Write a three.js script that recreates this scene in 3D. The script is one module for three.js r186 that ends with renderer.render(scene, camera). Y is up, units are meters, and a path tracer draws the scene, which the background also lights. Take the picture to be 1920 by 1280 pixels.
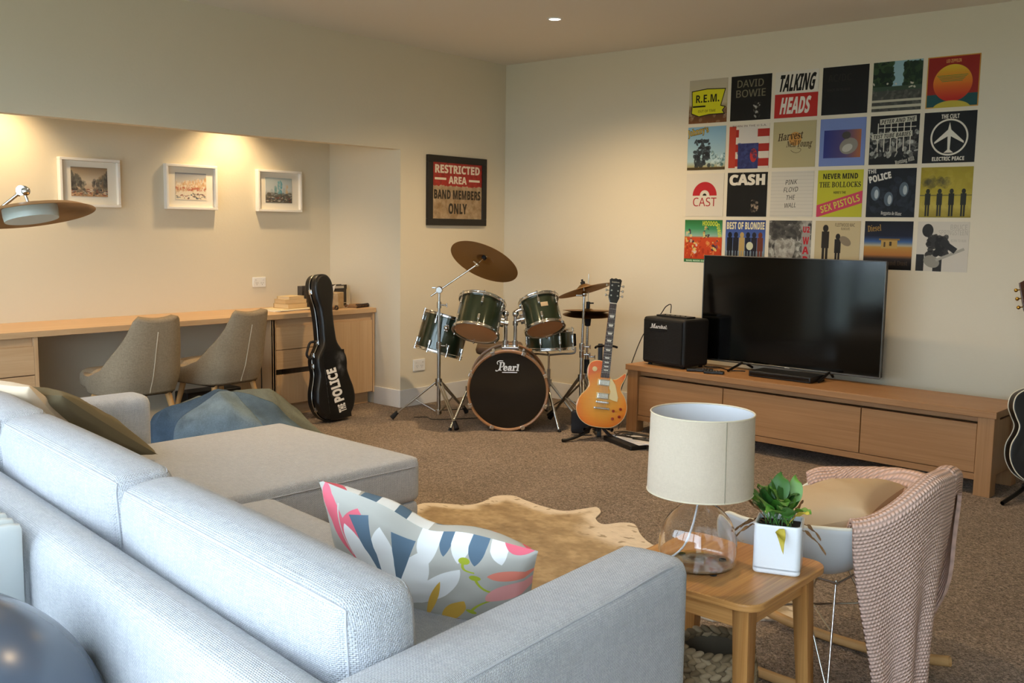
import * as THREE from 'three';
import { RoundedBoxGeometry } from 'three/addons/geometries/RoundedBoxGeometry.js';
import { mergeGeometries, mergeVertices } from 'three/addons/utils/BufferGeometryUtils.js';
import { RectAreaLightUniformsLib } from 'three/addons/lights/RectAreaLightUniformsLib.js';

// ---------------------------------------------------------------- camera, sky, area lights, exposure
const scene = new THREE.Scene();
const camera = new THREE.PerspectiveCamera(2 * Math.atan(640 / 1845.3) * 180 / Math.PI, 1.5, 0.05, 100);
camera.position.set(5.4516, 1.3767, 6.2179);
camera.rotation.order = 'YXZ';
camera.rotation.set(-0.11578, 0.71024, 0.01458);
const renderer = new THREE.WebGLRenderer({ antialias: true });
renderer.toneMapping = THREE.LinearToneMapping;
renderer.toneMappingExposure = 1.0;
renderer.shadowMap.enabled = true;
scene.background = new THREE.Color().setRGB(4.7, 5.8, 6.9);   // bright overcast sky
RectAreaLightUniformsLib.init();
// daylight: overcast sky filling the glazed rear wall (behind the camera)
const ROOM = { h: 2.69, right: 6.7, rear: 6.5, win: { x: [0.08, 0.40, 1.9, 3.4, 4.9, 6.35], y0: 0.1, y1: 2.2 } };
const DAY = 1.15;
for (let i = 0; i < ROOM.win.x.length - 1; i++) {
  const w = ROOM.win.x[i + 1] - ROOM.win.x[i];
  const l = new THREE.RectAreaLight(new THREE.Color().setRGB(0.72, 0.90, 1.07), DAY, w - 0.1, ROOM.win.y1 - ROOM.win.y0 - 0.1);
  l.name = 'window_daylight'; l.position.set(ROOM.win.x[i] + 0.5 * w, (ROOM.win.y0 + ROOM.win.y1) / 2, ROOM.rear - 0.02);
  scene.add(l);
}
const WARM = new THREE.Color().setRGB(1.0, 0.72, 0.40);
const CEILING_CD = 15, NICHE_CD = 5.6;

// ---------------------------------------------------------------- helpers
const V = (x, y, z) => new THREE.Vector3(x, y, z);
const PI = Math.PI;
function rng(seed) { let s = seed >>> 0; return () => { s = (s + 0x6d2b79f5) >>> 0; let t = Math.imul(s ^ (s >>> 15), 1 | s); t = (t + Math.imul(t ^ (t >>> 7), 61 | t)) ^ t; return ((t ^ (t >>> 14)) >>> 0) / 4294967296; }; }
const hash = (x, y, s) => { let h = (Math.imul(x, 374761393) + Math.imul(y, 668265263) + Math.imul(s, 2147483647)) | 0; h = Math.imul(h ^ (h >>> 13), 1274126177); return ((h ^ (h >>> 16)) >>> 0) / 4294967296; };
function vnoise(x, y, px, py, s) {   // value noise that repeats every px, py
  const xi = Math.floor(x), yi = Math.floor(y), fx = x - xi, fy = y - yi, u = fx * fx * (3 - 2 * fx), v = fy * fy * (3 - 2 * fy);
  const m = (a, p) => ((a % p) + p) % p, h = (a, b) => hash(m(a, px), m(b, py), s);
  return (h(xi, yi) * (1 - u) + h(xi + 1, yi) * u) * (1 - v) + (h(xi, yi + 1) * (1 - u) + h(xi + 1, yi + 1) * u) * v;
}
function fbm(u, v, px, py, s, o = 4) { let a = 0, w = 0.5, t = 0; for (let i = 0; i < o; i++) { a += w * vnoise(u * px, v * py, px, py, s + i); t += w; w *= 0.5; px *= 2; py *= 2; } return a / t; }
const clamp = (x, a = 0, b = 1) => Math.min(b, Math.max(a, x)), lerp = (a, b, t) => a + (b - a) * t, sstep = (a, b, x) => { const t = clamp((x - a) / (b - a)); return t * t * (3 - 2 * t); };
function dataTex(w, h, fn, srgb, sx = 1, sy = 1) {
  const d = new Uint8Array(w * h * 4);
  for (let y = 0; y < h; y++) for (let x = 0; x < w; x++) {
    const c = fn((x + 0.5) / w, (y + 0.5) / h, x, y), o = (y * w + x) * 4;
    if (typeof c === 'number') d[o] = d[o + 1] = d[o + 2] = clamp(c) * 255; else { d[o] = clamp(c[0], 0, 255); d[o + 1] = clamp(c[1], 0, 255); d[o + 2] = clamp(c[2], 0, 255); }
    d[o + 3] = 255;
  }
  const t = new THREE.DataTexture(d, w, h); t.wrapS = t.wrapT = THREE.RepeatWrapping; t.magFilter = THREE.LinearFilter; t.minFilter = THREE.LinearMipmapLinearFilter; t.generateMipmaps = true;
  if (srgb) t.colorSpace = THREE.SRGBColorSpace; t.repeat.set(1 / sx, 1 / sy); t.needsUpdate = true; return t;
}
function canvasTex(w, h, draw) {
  const c = document.createElement('canvas'); c.width = w; c.height = h; const x = c.getContext('2d'); draw(x, w, h);
  const t = new THREE.CanvasTexture(c); t.colorSpace = THREE.SRGBColorSpace; t.anisotropy = 8; return t;
}
const mat = (color, roughness = 0.6, metalness = 0, more = {}) => new THREE.MeshPhysicalMaterial({ color, roughness, metalness, ...more });
const AX = ['x', 'y', 'z'];
// uv in metres by the way each triangle faces; u runs along the grain
function tri(g, grain = 'x') {
  if (g.index) g = g.toNonIndexed();
  if (!g.attributes.normal) g.computeVertexNormals();
  const p = g.attributes.position, uv = new Float32Array(p.count * 2), a = V(), b = V(), c = V(), n = V();
  for (let i = 0; i < p.count; i += 3) {
    a.fromBufferAttribute(p, i); b.fromBufferAttribute(p, i + 1); c.fromBufferAttribute(p, i + 2);
    n.crossVectors(b.clone().sub(a), c.clone().sub(a));
    const k = Math.abs(n.x) >= Math.abs(n.y) && Math.abs(n.x) >= Math.abs(n.z) ? 'x' : Math.abs(n.y) >= Math.abs(n.z) ? 'y' : 'z';
    const rest = AX.filter((q) => q !== k), ua = rest.includes(grain) ? grain : rest[0], va = rest.find((q) => q !== ua);
    [a, b, c].forEach((q, j) => { uv[(i + j) * 2] = q[ua]; uv[(i + j) * 2 + 1] = q[va]; });
  }
  g.setAttribute('uv', new THREE.BufferAttribute(uv, 2));
  return g;
}
function smooth(g) { g = g.clone(); g.deleteAttribute('uv'); g.deleteAttribute('normal'); g = mergeVertices(g, 1e-5); g.computeVertexNormals(); return g; }
function merge(list) {
  return mergeGeometries(list.map((g) => { if (g.index) g = g.toNonIndexed(); if (!g.attributes.normal) g.computeVertexNormals(); if (!g.attributes.uv) g = tri(g); for (const k of Object.keys(g.attributes)) if (!['position', 'normal', 'uv'].includes(k)) g.deleteAttribute(k); return g; }));
}
const at = (g, x, y, z) => g.translate(x, y, z);
function box(w, h, d, x = 0, y = 0, z = 0, r = 0.003, grain) { const k = Math.min(r, w / 2.2, h / 2.2, d / 2.2); return tri(new RoundedBoxGeometry(w, h, d, 2, k).translate(x, y, z), grain ?? (w >= h && w >= d ? 'x' : h >= d ? 'y' : 'z')); }
function bar(a, b, r, r2 = r, seg = 12) {
  const d = b.clone().sub(a), g = new THREE.CylinderGeometry(r2, r, d.length(), seg);
  g.applyQuaternion(new THREE.Quaternion().setFromUnitVectors(V(0, 1, 0), d.normalize())); return g.translate((a.x + b.x) / 2, (a.y + b.y) / 2, (a.z + b.z) / 2);
}
const tube = (pts, r, n = 40, seg = 8, closed = false) => new THREE.TubeGeometry(new THREE.CatmullRomCurve3(pts.map((p) => (p.isVector3 ? p : V(...p))), closed, 'centripetal'), n, r, seg, closed);
const lathe = (pts, seg = 40) => new THREE.LatheGeometry(pts.map(([x, y]) => new THREE.Vector2(x, y)), seg);
const ball = (r, x = 0, y = 0, z = 0, w = 16, h = 12) => new THREE.SphereGeometry(r, w, h).translate(x, y, z);
const cyl = (r, h, x = 0, y = 0, z = 0, seg = 24, r2 = r) => new THREE.CylinderGeometry(r2, r, h, seg).translate(x, y, z);
// upholstered block: rounded edges, faces that bulge, slight unevenness
function soft(w, h, d, r, { bx = 0, by = 0, bz = 0, wob = 0, seed = 1, n = 0.035 } = {}) {
  const sx = Math.max(4, Math.round(w / n)), sy = Math.max(4, Math.round(h / n)), sz = Math.max(4, Math.round(d / n));
  const g = smooth(new THREE.BoxGeometry(w, h, d, sx, sy, sz)), p = g.attributes.position, q = V(), c = V();
  // denser rows near the edges so that the rounding is smooth
  const pull = (t, half) => { const k = t / half; return half * (Math.sin(k * PI / 2) * 0.55 + k * 0.45); };
  for (let i = 0; i < p.count; i++) {
    q.set(pull(p.getX(i), w / 2), pull(p.getY(i), h / 2), pull(p.getZ(i), d / 2));
    const u = q.x / (w / 2), v = q.y / (h / 2), t = q.z / (d / 2);
    c.set(clamp(q.x, -w / 2 + r, w / 2 - r), clamp(q.y, -h / 2 + r, h / 2 - r), clamp(q.z, -d / 2 + r, d / 2 - r));
    const o = q.clone().sub(c); if (o.lengthSq() > 1e-12) o.setLength(r); q.copy(c).add(o);
    q.x += u * bx * (1 - v * v) * (1 - t * t); q.y += v * by * (1 - u * u) * (1 - t * t); q.z += t * bz * (1 - u * u) * (1 - v * v);
    if (wob) { const k = wob * (fbm(q.x * 0.9 + 7.3, q.y * 0.9 + q.z * 1.1 + 3.1, 3, 3, seed, 3) - 0.5); q.x += u * k; q.y += v * k; q.z += t * k; }
    p.setXYZ(i, q.x, q.y, q.z);
  }
  g.computeVertexNormals(); return tri(g);
}
// thick sheet from f(u, v) -> Vector3
function sheet(f, nu, nv, thick, wrapU = false) {
  const P = [], N = [], rows = nv + 1, cols = nu + 1;
  for (let j = 0; j <= nv; j++) for (let i = 0; i <= nu; i++) P.push(f(i / nu, j / nv));
  const id = (i, j) => j * cols + i;
  for (let j = 0; j <= nv; j++) for (let i = 0; i <= nu; i++) {
    const i0 = wrapU ? (i - 1 + nu) % nu : Math.max(0, i - 1), i1 = wrapU ? (i + 1) % nu : Math.min(nu, i + 1);
    const a = P[id(i1, j)].clone().sub(P[id(i0, j)]), b = P[id(i, Math.min(nv, j + 1))].clone().sub(P[id(i, Math.max(0, j - 1))]);
    N.push(a.cross(b).normalize());
  }
  const pos = [], uv = [], idx = [], n = P.length;
  for (const s of [0, 1]) for (let k = 0; k < n; k++) { const q = P[k].clone().addScaledVector(N[k], s ? -thick : 0); pos.push(q.x, q.y, q.z); uv.push((k % cols) / nu, Math.floor(k / cols) / nv); }
  const quad = (a, b, c, d) => idx.push(a, b, c, a, c, d);
  for (let j = 0; j < nv; j++) for (let i = 0; i < nu; i++) { quad(id(i, j), id(i + 1, j), id(i + 1, j + 1), id(i, j + 1)); quad(n + id(i, j), n + id(i, j + 1), n + id(i + 1, j + 1), n + id(i + 1, j)); }
  for (let i = 0; i < nu; i++) { quad(id(i + 1, 0), id(i, 0), n + id(i, 0), n + id(i + 1, 0)); quad(id(i, nv), id(i + 1, nv), n + id(i + 1, nv), n + id(i, nv)); }
  if (!wrapU) for (let j = 0; j < nv; j++) { quad(id(0, j), id(0, j + 1), n + id(0, j + 1), n + id(0, j)); quad(id(nu, j + 1), id(nu, j), n + id(nu, j), n + id(nu, j + 1)); }
  const g = new THREE.BufferGeometry(); g.setAttribute('position', new THREE.Float32BufferAttribute(pos, 3)); g.setAttribute('uv', new THREE.Float32BufferAttribute(uv, 2)); g.setIndex(idx); g.computeVertexNormals(); return g;
}
// flat outline given thickness along z (front face at z = depth)
function slab(points, depth, bevel = 0.004, closedSpline = true, holes = []) {
  const sh = new THREE.Shape();
  if (closedSpline) { const c = new THREE.CatmullRomCurve3(points.map(([x, y]) => V(x, y, 0)), true, 'centripetal').getPoints(points.length * 6); c.forEach((p, i) => (i ? sh.lineTo(p.x, p.y) : sh.moveTo(p.x, p.y))); }
  else points.forEach(([x, y], i) => (i ? sh.lineTo(x, y) : sh.moveTo(x, y)));
  for (const h of holes) sh.holes.push(h);
  const g = new THREE.ExtrudeGeometry(sh, { depth: depth - 2 * bevel, bevelEnabled: bevel > 0, bevelThickness: bevel, bevelSize: bevel, bevelOffset: -bevel, bevelSegments: 3, curveSegments: 24 });
  return g.translate(0, 0, bevel);
}
const used = {};
function numbered(name) { const k = used[name] = (used[name] ?? -1) + 1; return k ? name + '_' + String(k).padStart(3, '0') : name; }
function thing(name, label, category, [x, y, z] = [0, 0, 0], turn = 0, group) {
  const o = new THREE.Group(); o.name = numbered(name); o.position.set(x, y, z); o.rotation.y = turn; o.userData = { label, category }; if (group) o.userData.group = group; scene.add(o); return o;
}
function part(parent, name, g, m, label) { const o = new THREE.Mesh(g, m); o.name = name; if (label) o.userData.label = label; parent.add(o); return o; }
function single(name, label, category, g, m, [x, y, z] = [0, 0, 0], turn = 0, group) { const o = new THREE.Mesh(g, m); o.name = numbered(name); o.position.set(x, y, z); o.rotation.y = turn; o.userData = { label, category }; if (group) o.userData.group = group; scene.add(o); return o; }
function struct(name, g, m) { const o = new THREE.Mesh(g, m); o.name = name; o.userData = { kind: 'structure' }; scene.add(o); return o; }

// ---------------------------------------------------------------- materials
function woodTex(base, dark, seed, lines = 1) {
  return dataTex(1024, 512, (u, v) => {
    const g = fbm(u, v, 3, 48, seed, 4), f = fbm(u, v, 6, 190, seed + 9, 2), band = fbm(u, v, 1, 7, seed + 3, 2);
    const t = clamp(0.30 * (band - 0.5) + lines * (0.55 * (g - 0.5) + 0.5 * (f - 0.5)) + 0.42);
    return [0, 1, 2].map((k) => lerp(base[k], dark[k], t));
  }, true, 1.2, 0.5);
}
const wood = (base, dark, seed, rough = 0.45, lines = 1) => mat(0xffffff, rough, 0, { map: woodTex(base, dark, seed, lines), specularIntensity: 0.6 });
const M = {};
M.wall = mat(new THREE.Color().setRGB(0.715, 0.64, 0.49), 0.85, 0, { bumpMap: dataTex(256, 256, (u, v) => fbm(u, v, 40, 40, 5, 3), false, 0.5, 0.5), bumpScale: 0.0004, specularIntensity: 0.3 });
M.ceiling = mat(new THREE.Color().setRGB(0.78, 0.72, 0.63), 0.9, 0, { specularIntensity: 0.2 });
M.trim = mat(new THREE.Color().setRGB(0.74, 0.73, 0.70), 0.5);
M.white = mat(0xe9e8e4, 0.4);
M.carpet = mat(0xffffff, 0.95, 0, {
  map: dataTex(1024, 1024, (u, v) => { const a = fbm(u, v, 170, 170, 11, 2), b = fbm(u, v, 420, 420, 17, 1), c = fbm(u, v, 4, 4, 23, 3); const k = 0.84 + 0.46 * (a - 0.5) + 0.42 * (b - 0.5) + 0.10 * (c - 0.5); return [148 * k + 12, 132 * k + 12, 119 * k + 12]; }, true, 1.3, 1.3),
  bumpMap: dataTex(512, 512, (u, v) => fbm(u, v, 150, 150, 31, 2), false, 0.65, 0.65), bumpScale: 0.006, specularIntensity: 0.1,
});
M.desk = wood([208, 176, 138], [180, 144, 104], 41, 0.42, 0.8);
M.console = wood([176, 132, 90], [142, 102, 66], 43, 0.42, 0.9);
M.table = wood([206, 154, 92], [160, 106, 54], 47, 0.38, 1.2);
M.oakleg = wood([208, 166, 110], [176, 130, 78], 53, 0.5, 0.8);
M.darkgap = mat(0x3a2a1e, 0.8);
function weave(a, b, seed, size = 0.35, n = 150, slub = 0.5) {
  const map = dataTex(1024, 1024, (u, v, x, y) => {
    const wx = Math.floor(u * n), wy = Math.floor(v * n), fx = u * n - wx, fy = v * n - wy, over = (wx + wy) & 1;
    const tone = over ? hash(wx, Math.floor(v * n / 5), seed) : hash(Math.floor(u * n / 5), wy, seed + 5);
    const edge = over ? Math.sin(fx * PI) : Math.sin(fy * PI), t = clamp(0.5 + slub * (tone - 0.5) + 0.12 * (fbm(u, v, 30, 30, seed, 2) - 0.5));
    return [0, 1, 2].map((k) => lerp(a[k], b[k], t) * (0.86 + 0.14 * edge));
  }, true, size, size);
  const bump = dataTex(1024, 1024, (u, v) => { const wx = Math.floor(u * n), wy = Math.floor(v * n), fx = u * n - wx, fy = v * n - wy, over = (wx + wy) & 1; return over ? Math.sin(fx * PI) * 0.8 + 0.2 * Math.sin(fy * PI) : 0.55 * Math.sin(fy * PI) * 0.9; }, false, size, size);
  return { map, bumpMap: bump };
}
M.sofa = mat(0xffffff, 0.92, 0, { ...weave([224, 223, 224], [184, 186, 192], 61, 0.56, 150, 0.45), bumpScale: 0.0022, sheen: 0.15, sheenColor: new THREE.Color(0xffffff), sheenRoughness: 0.6, specularIntensity: 0.2 });
M.piping = mat(0xbcbdc2, 0.95);
M.chairFabric = mat(0xffffff, 0.95, 0, { ...weave([186, 168, 142], [140, 124, 102], 67, 0.35, 170, 0.6), bumpScale: 0.0009, specularIntensity: 0.15 });
M.chrome = mat(0xd8d8d6, 0.14, 1);
M.steel = mat(0xb9b6ae, 0.28, 1);
M.black = mat(0x0c0c0d, 0.45);
M.rubber = mat(0x16161a, 0.8);
M.tolex = mat(0x0d0d0e, 0.62, 0, { bumpMap: dataTex(256, 256, (u, v) => fbm(u, v, 90, 90, 71, 2), false, 0.12, 0.12), bumpScale: 0.001 });
// ---------------------------------------------------------------- the room
{
  const H = ROOM.h, R = ROOM.right, Z = ROOM.rear, N = { d: 0.823, y: 1.934, top: 2.3, lip: 0.09, z0: 1.173, z1: 6.0 }, T = 0.15;
  const bx = (x0, x1, y0, y1, z0, z1) => tri(new THREE.BoxGeometry(x1 - x0, y1 - y0, z1 - z0).translate((x0 + x1) / 2, (y0 + y1) / 2, (z0 + z1) / 2));
  struct('floor', bx(-1.1, R + T, -T, 0, -T, Z + T), M.carpet);
  struct('ceiling', bx(-1.1, R + T, H, H + T, -T, Z + T), M.ceiling);
  struct('wall_back', bx(-1.1, R + T, 0, H, -T, 0), M.wall);
  struct('wall_left', merge([bx(-1.1, 0, 0, H, 0, N.z0), bx(-N.lip, 0, N.y, H, N.z0, N.z1), bx(-1.1, -N.lip, N.top, H, N.z0, N.z1), bx(-1.1, -N.d, 0, N.top, N.z0, N.z1), bx(-1.1, 0, 0, H, N.z1, Z)]), M.wall);
  struct('wall_right', bx(R, R + T, 0, H, 0, Z), M.wall);
  const w = { ...ROOM.win, x0: ROOM.win.x[0], x1: ROOM.win.x.at(-1) };
  struct('ground', tri(new THREE.BoxGeometry(60, 0.2, 40).translate(3, -0.3, Z + T + 20)), mat(0xffffff, 0.95, 0, { map: dataTex(256, 256, (u, v) => { const n = fbm(u, v, 40, 40, 3, 3); return [76 + 46 * n, 84 + 46 * n, 58 + 40 * n]; }, true, 2, 2) }));
  struct('wall_rear', merge([bx(-1.1, w.x0, 0, H, Z, Z + T), bx(w.x1, R, 0, H, Z, Z + T), bx(w.x0, w.x1, 0, w.y0, Z, Z + T), bx(w.x0, w.x1, w.y1, H, Z, Z + T)]), M.wall);
  const frame = mat(0x5a5d60, 0.4, 0.3), glass = mat(0xffffff, 0, 0, { transmission: 1, thickness: 0, ior: 1.45 });
  for (let i = 0; i < w.x.length - 1; i++) {
    const x0 = w.x[i], x1 = w.x[i + 1], pw = x1 - x0, g = new THREE.Group(); g.name = 'window_' + (i + 1); g.userData = { kind: 'structure' }; scene.add(g);
    const zc = Z + 0.06, f = 0.05, hh = w.y1 - w.y0;
    part(g, 'window_frame', merge([box(pw, f, 0.07, (x0 + x1) / 2, w.y0 + f / 2, zc), box(pw, f, 0.07, (x0 + x1) / 2, w.y1 - f / 2, zc), box(f, hh - 2 * f, 0.07, x0 + f / 2, (w.y0 + w.y1) / 2, zc), box(f, hh - 2 * f, 0.07, x1 - f / 2, (w.y0 + w.y1) / 2, zc)]), frame);
    part(g, 'pane', new THREE.BoxGeometry(pw - 2 * f, hh - 2 * f, 0.006).translate((x0 + x1) / 2, (w.y0 + w.y1) / 2, zc), glass);
  }
  // skirting boards
  const bh = 0.135, bt = 0.014;
  struct('baseboard_back', box(R, bh, bt, R / 2, bh / 2, bt / 2), M.trim);
  struct('baseboard_left', merge([box(bt, bh, N.z0 + bt, bt / 2, bh / 2, (N.z0 + bt) / 2), box(0.285, bh, bt, -0.1425, bh / 2, N.z0 + bt / 2)]), M.trim);
  struct('baseboard_right', box(bt, bh, Z, R - bt / 2, bh / 2, Z / 2), M.trim);
  struct('baseboard_rear', box(R, bh, bt, R / 2, bh / 2, Z - bt / 2), M.trim);
}

// downlights: trim ring, glowing lens and the lamp's own light
function downlight(label, x, y, z, cd, angle, group, tilt = 0, soft = 2) {
  const t = thing('downlight', label, 'downlight', [x, y, z], 0, group);
  part(t, 'trim_ring', lathe([[0.036, -0.001], [0.038, -0.006], [0.047, -0.006], [0.05, -0.001], [0.05, 0.0]], 36), M.white);
  part(t, 'lens', cyl(0.036, 0.003, 0, -0.0025, 0, 32), mat(0xffffff, 0.5, 0, { emissive: WARM.clone().lerp(new THREE.Color(1, 1, 1), 0.6), emissiveIntensity: 6 }));
  const s = new THREE.SpotLight(WARM, cd, 0, angle, 0.6, 2); s.name = 'downlight_beam'; s.position.set(0, -0.012, 0); s.target.position.set(tilt, -1.5, 0); s.castShadow = true; s.shadow.radius = soft; t.add(s, s.target);
}
downlight('small round downlight glowing in the ceiling above the drum kit', 1.444, ROOM.h, 1.188, CEILING_CD, 1.25, 'ceiling downlights');
downlight('ceiling downlight in the row of the television', 3.65, ROOM.h, 1.5, CEILING_CD * 0.3, 1.2, 'ceiling downlights');
downlight('ceiling downlight above the chaise end of the sofa', 1.444, ROOM.h, 3.5, CEILING_CD * 0.6, 1.2, 'ceiling downlights');
downlight('ceiling downlight above the cowhide rug', 3.65, ROOM.h, 3.5, CEILING_CD * 0.35, 1.2, 'ceiling downlights');
downlight('niche downlight between the second and third framed pictures', -0.55, 2.3, 2.12, NICHE_CD, 1.0, 'desk niche downlights', -0.06);
downlight('niche downlight left of the first framed picture', -0.55, 2.3, 3.72, NICHE_CD, 1.0, 'desk niche downlights', -0.06);

// ---------------------------------------------------------------- desk niche
const DY = 0.745;
{
  const t = single('desk', 'long pale oak desk top running along the lit wall niche', 'desk', box(0.558, 0.035, 4.81, -0.8225 + 0.279, DY - 0.0175, 1.178 + 2.405, 0.002, 'z'), M.desk);
  // right cabinet under the desk
  const c = thing('desk_cabinet', 'pale oak cabinet under the desk, behind the black guitar case', 'cabinet', [-0.28, 0, 1.18]);
  const D = 0.54, top = 0.709, W = 0.94;
  part(c, 'body', merge([box(D, top - 0.09, 0.02, -D / 2, 0.09 + (top - 0.09) / 2, 0.01), box(D, top - 0.09, 0.02, -D / 2, 0.09 + (top - 0.09) / 2, W - 0.01), box(D - 0.03, 0.018, W, -D / 2 - 0.01, 0.1, W / 2), box(D - 0.06, top - 0.1, 0.018, -D / 2 - 0.03, 0.1 + (top - 0.1) / 2, 0.47), box(0.018, 0.06, W - 0.04, -0.03, top - 0.03, W / 2)]), M.desk);
  part(c, 'plinth', box(0.02, 0.09, W - 0.04, -0.07, 0.045, W / 2), M.desk);
  const door = part(c, 'door', box(0.018, 0.555, 0.44, -0.009, 0.375, 0.245, 0.002, 'y'), M.desk);
  const d1 = part(c, 'drawer', box(0.018, 0.16, 0.435, -0.009, 0.571, 0.695, 0.002, 'z'), M.desk);
  part(c, 'drawer', box(0.018, 0.135, 0.435, -0.009, 0.419, 0.695, 0.002, 'z'), M.desk);
  part(c, 'door', box(0.018, 0.215, 0.435, -0.009, 0.205, 0.695, 0.002, 'y'), M.desk);
  part(c, 'side_stile', box(0.02, top - 0.09, 0.022, -0.01, 0.09 + (top - 0.09) / 2, W - 0.011, 0.002, 'y'), M.desk);
  // left drawer unit
  const l = thing('desk_drawer_unit', 'pale oak drawer unit under the left end of the desk', 'cabinet', [-0.28, 0, 3.735]);
  part(l, 'body', merge([box(D, top - 0.02, 0.024, -D / 2, 0.02 + (top - 0.02) / 2, 0.012, 0.002, 'y'), box(D, top - 0.02, 0.024, -D / 2, 0.02 + (top - 0.02) / 2, 0.888, 0.002, 'y'), box(0.018, 0.06, 0.85, -0.03, top - 0.03, 0.45), box(D - 0.03, 0.018, 0.85, -D / 2 - 0.01, 0.1, 0.45)]), M.desk);
  for (const [y, h] of [[0.575, 0.165], [0.425, 0.125], [0.21, 0.23]]) part(l, 'drawer', box(0.018, h, 0.85, -0.009, y, 0.45, 0.002, 'z'), M.desk);
  part(l, 'plinth', box(0.02, 0.085, 0.85, -0.07, 0.0425, 0.45), M.desk);
}
// framed prints in the niche
function print(kind, seed) {
  return canvasTex(256, 200, (x, w, h) => {
    const r = rng(seed), rect = (c, a, b, cc, d) => { x.fillStyle = c; x.fillRect(a, b, cc, d); };
    const P = [['#cfc0a8', '#3b3a38', '#6b6a5c', '#8a7358', '#b58a63'], ['#d9cdb8', '#c99a6a', '#a8523e', '#8b8f96', '#e6d9c2'], ['#b9bfc0', '#6f979c', '#4a4f4c', '#a3b0b2', '#5c5546']][kind];
    const g = x.createLinearGradient(0, 0, 0, h); g.addColorStop(0, P[3]); g.addColorStop(0.5, P[0]); g.addColorStop(1, P[4]); x.fillStyle = g; x.fillRect(0, 0, w, h);
    const dab = (c, cx, cy, rx, ry, al) => { x.globalAlpha = al; x.fillStyle = c; x.beginPath(); x.ellipse(cx, cy, rx, ry, (r() - 0.5) * 0.6, 0, 7); x.fill(); x.globalAlpha = 1; };
    if (kind === 0) { for (let i = 0; i < 260; i++) { const q = r(), side = r() < 0.5; dab(side ? P[1 + Math.floor(r() * 2)] : P[1 + Math.floor(r() * 3)], side ? q * q * 105 : w - q * q * 105, 20 + q * 70 + r() * 110, 5 + r() * 8, 7 + r() * 16, 0.4); } }
    if (kind === 1) { for (let i = 0; i < 200; i++) { const u = r(); dab([P[1], P[4], '#b8906a', '#d8b48a'][Math.floor(r() * 4)], u * w, 40 + (1 - u) * 40 + r() * 70, 4 + r() * 6, 6 + r() * 12, 0.45); } for (let i = 0; i < 60; i++) dab(P[2], r() * w, 108 + r() * 24, 3 + r() * 6, 3 + r() * 5, 0.5); }
    if (kind === 2) { for (const [a, b, c2] of [[60, 96, P[3]], [96, 70, P[1]], [128, 30, '#5f9aa6'], [150, 26, '#4f8e9e'], [178, 80, P[3]], [206, 60, '#c2a884']]) for (let i = 0; i < 34; i++) dab(c2, a + (r() - 0.5) * 18, b + r() * (130 - b), 4 + r() * 4, 6 + r() * 8, 0.35); for (let i = 0; i < 220; i++) dab(P[r() < 0.5 ? 2 : 4], r() * w, 124 + r() * 76, 4 + r() * 12, 3 + r() * 6, 0.5); }
    for (let i = 0; i < 60; i++) dab(['#33302d', '#7c3a30', '#e8e0d0', '#4a5563'][i % 4], r() * w, h - 8 - r() * 40, 4 + r() * 10, 2 + r() * 4, 0.55);
  });
}
const matboard = mat(0xe6dfd0, 0.9), pictureFrame = mat(0xece8e0, 0.5);
for (const [kind, zc, label] of [[0, 3.14, 'white box frame with a print of a dark city street'], [1, 2.412, 'white box frame with a print of cars before a warm curved facade'], [2, 1.672, 'white box frame with a print of a bluish city skyline']]) {
  const t = thing('picture_frame', label, 'picture', [-0.8225, 1.62, zc], PI / 2, 'framed prints above the desk');
  const w = 0.40, h = 0.31, f = 0.018, d = 0.04;
  part(t, 'frame', merge([box(w, f, d, 0, h / 2 - f / 2, d / 2), box(w, f, d, 0, -h / 2 + f / 2, d / 2), box(f, h - 2 * f, d, -w / 2 + f / 2, 0, d / 2), box(f, h - 2 * f, d, w / 2 - f / 2, 0, d / 2)]), pictureFrame);
  part(t, 'mat_board', box(w - 2 * f, h - 2 * f, 0.006, 0, 0, 0.012), matboard);
  part(t, 'print', new THREE.BoxGeometry(0.24, 0.185, 0.002).translate(0, 0.005, 0.016), mat(0xffffff, 0.8, 0, { map: print(kind, 100 + kind) }));
}
function outlet(label, pos, turn, w = 0.115, h = 0.075) {
  const t = thing('power_outlet', label, 'outlet', pos, turn);
  part(t, 'plate', box(w, h, 0.009, 0, 0, 0.0045, 0.003), M.white);
  for (const s of [-1, 1]) part(t, 'switch', box(0.014, 0.01, 0.004, s * w * 0.3, h * 0.24, 0.0105, 0.001), mat(0xd6d5d0, 0.4));
  part(t, 'socket_slots', merge([-1, 1].flatMap((s) => [-0.008, 0.008, 0].map((o, k) => box(0.0022, 0.008, 0.001, s * w * 0.2 + o, k === 2 ? -0.018 : -0.006, 0.0094, 0.0003)))), mat(0x3c3b39, 0.7));
}
outlet('white double power outlet on the wall above the desk', [-0.8225, 0.938, 1.852], PI / 2);
outlet('white double power outlet low on the wall behind the drums', [0.0005, 0.31, 0.98], PI / 2, 0.125, 0.09);
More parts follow.
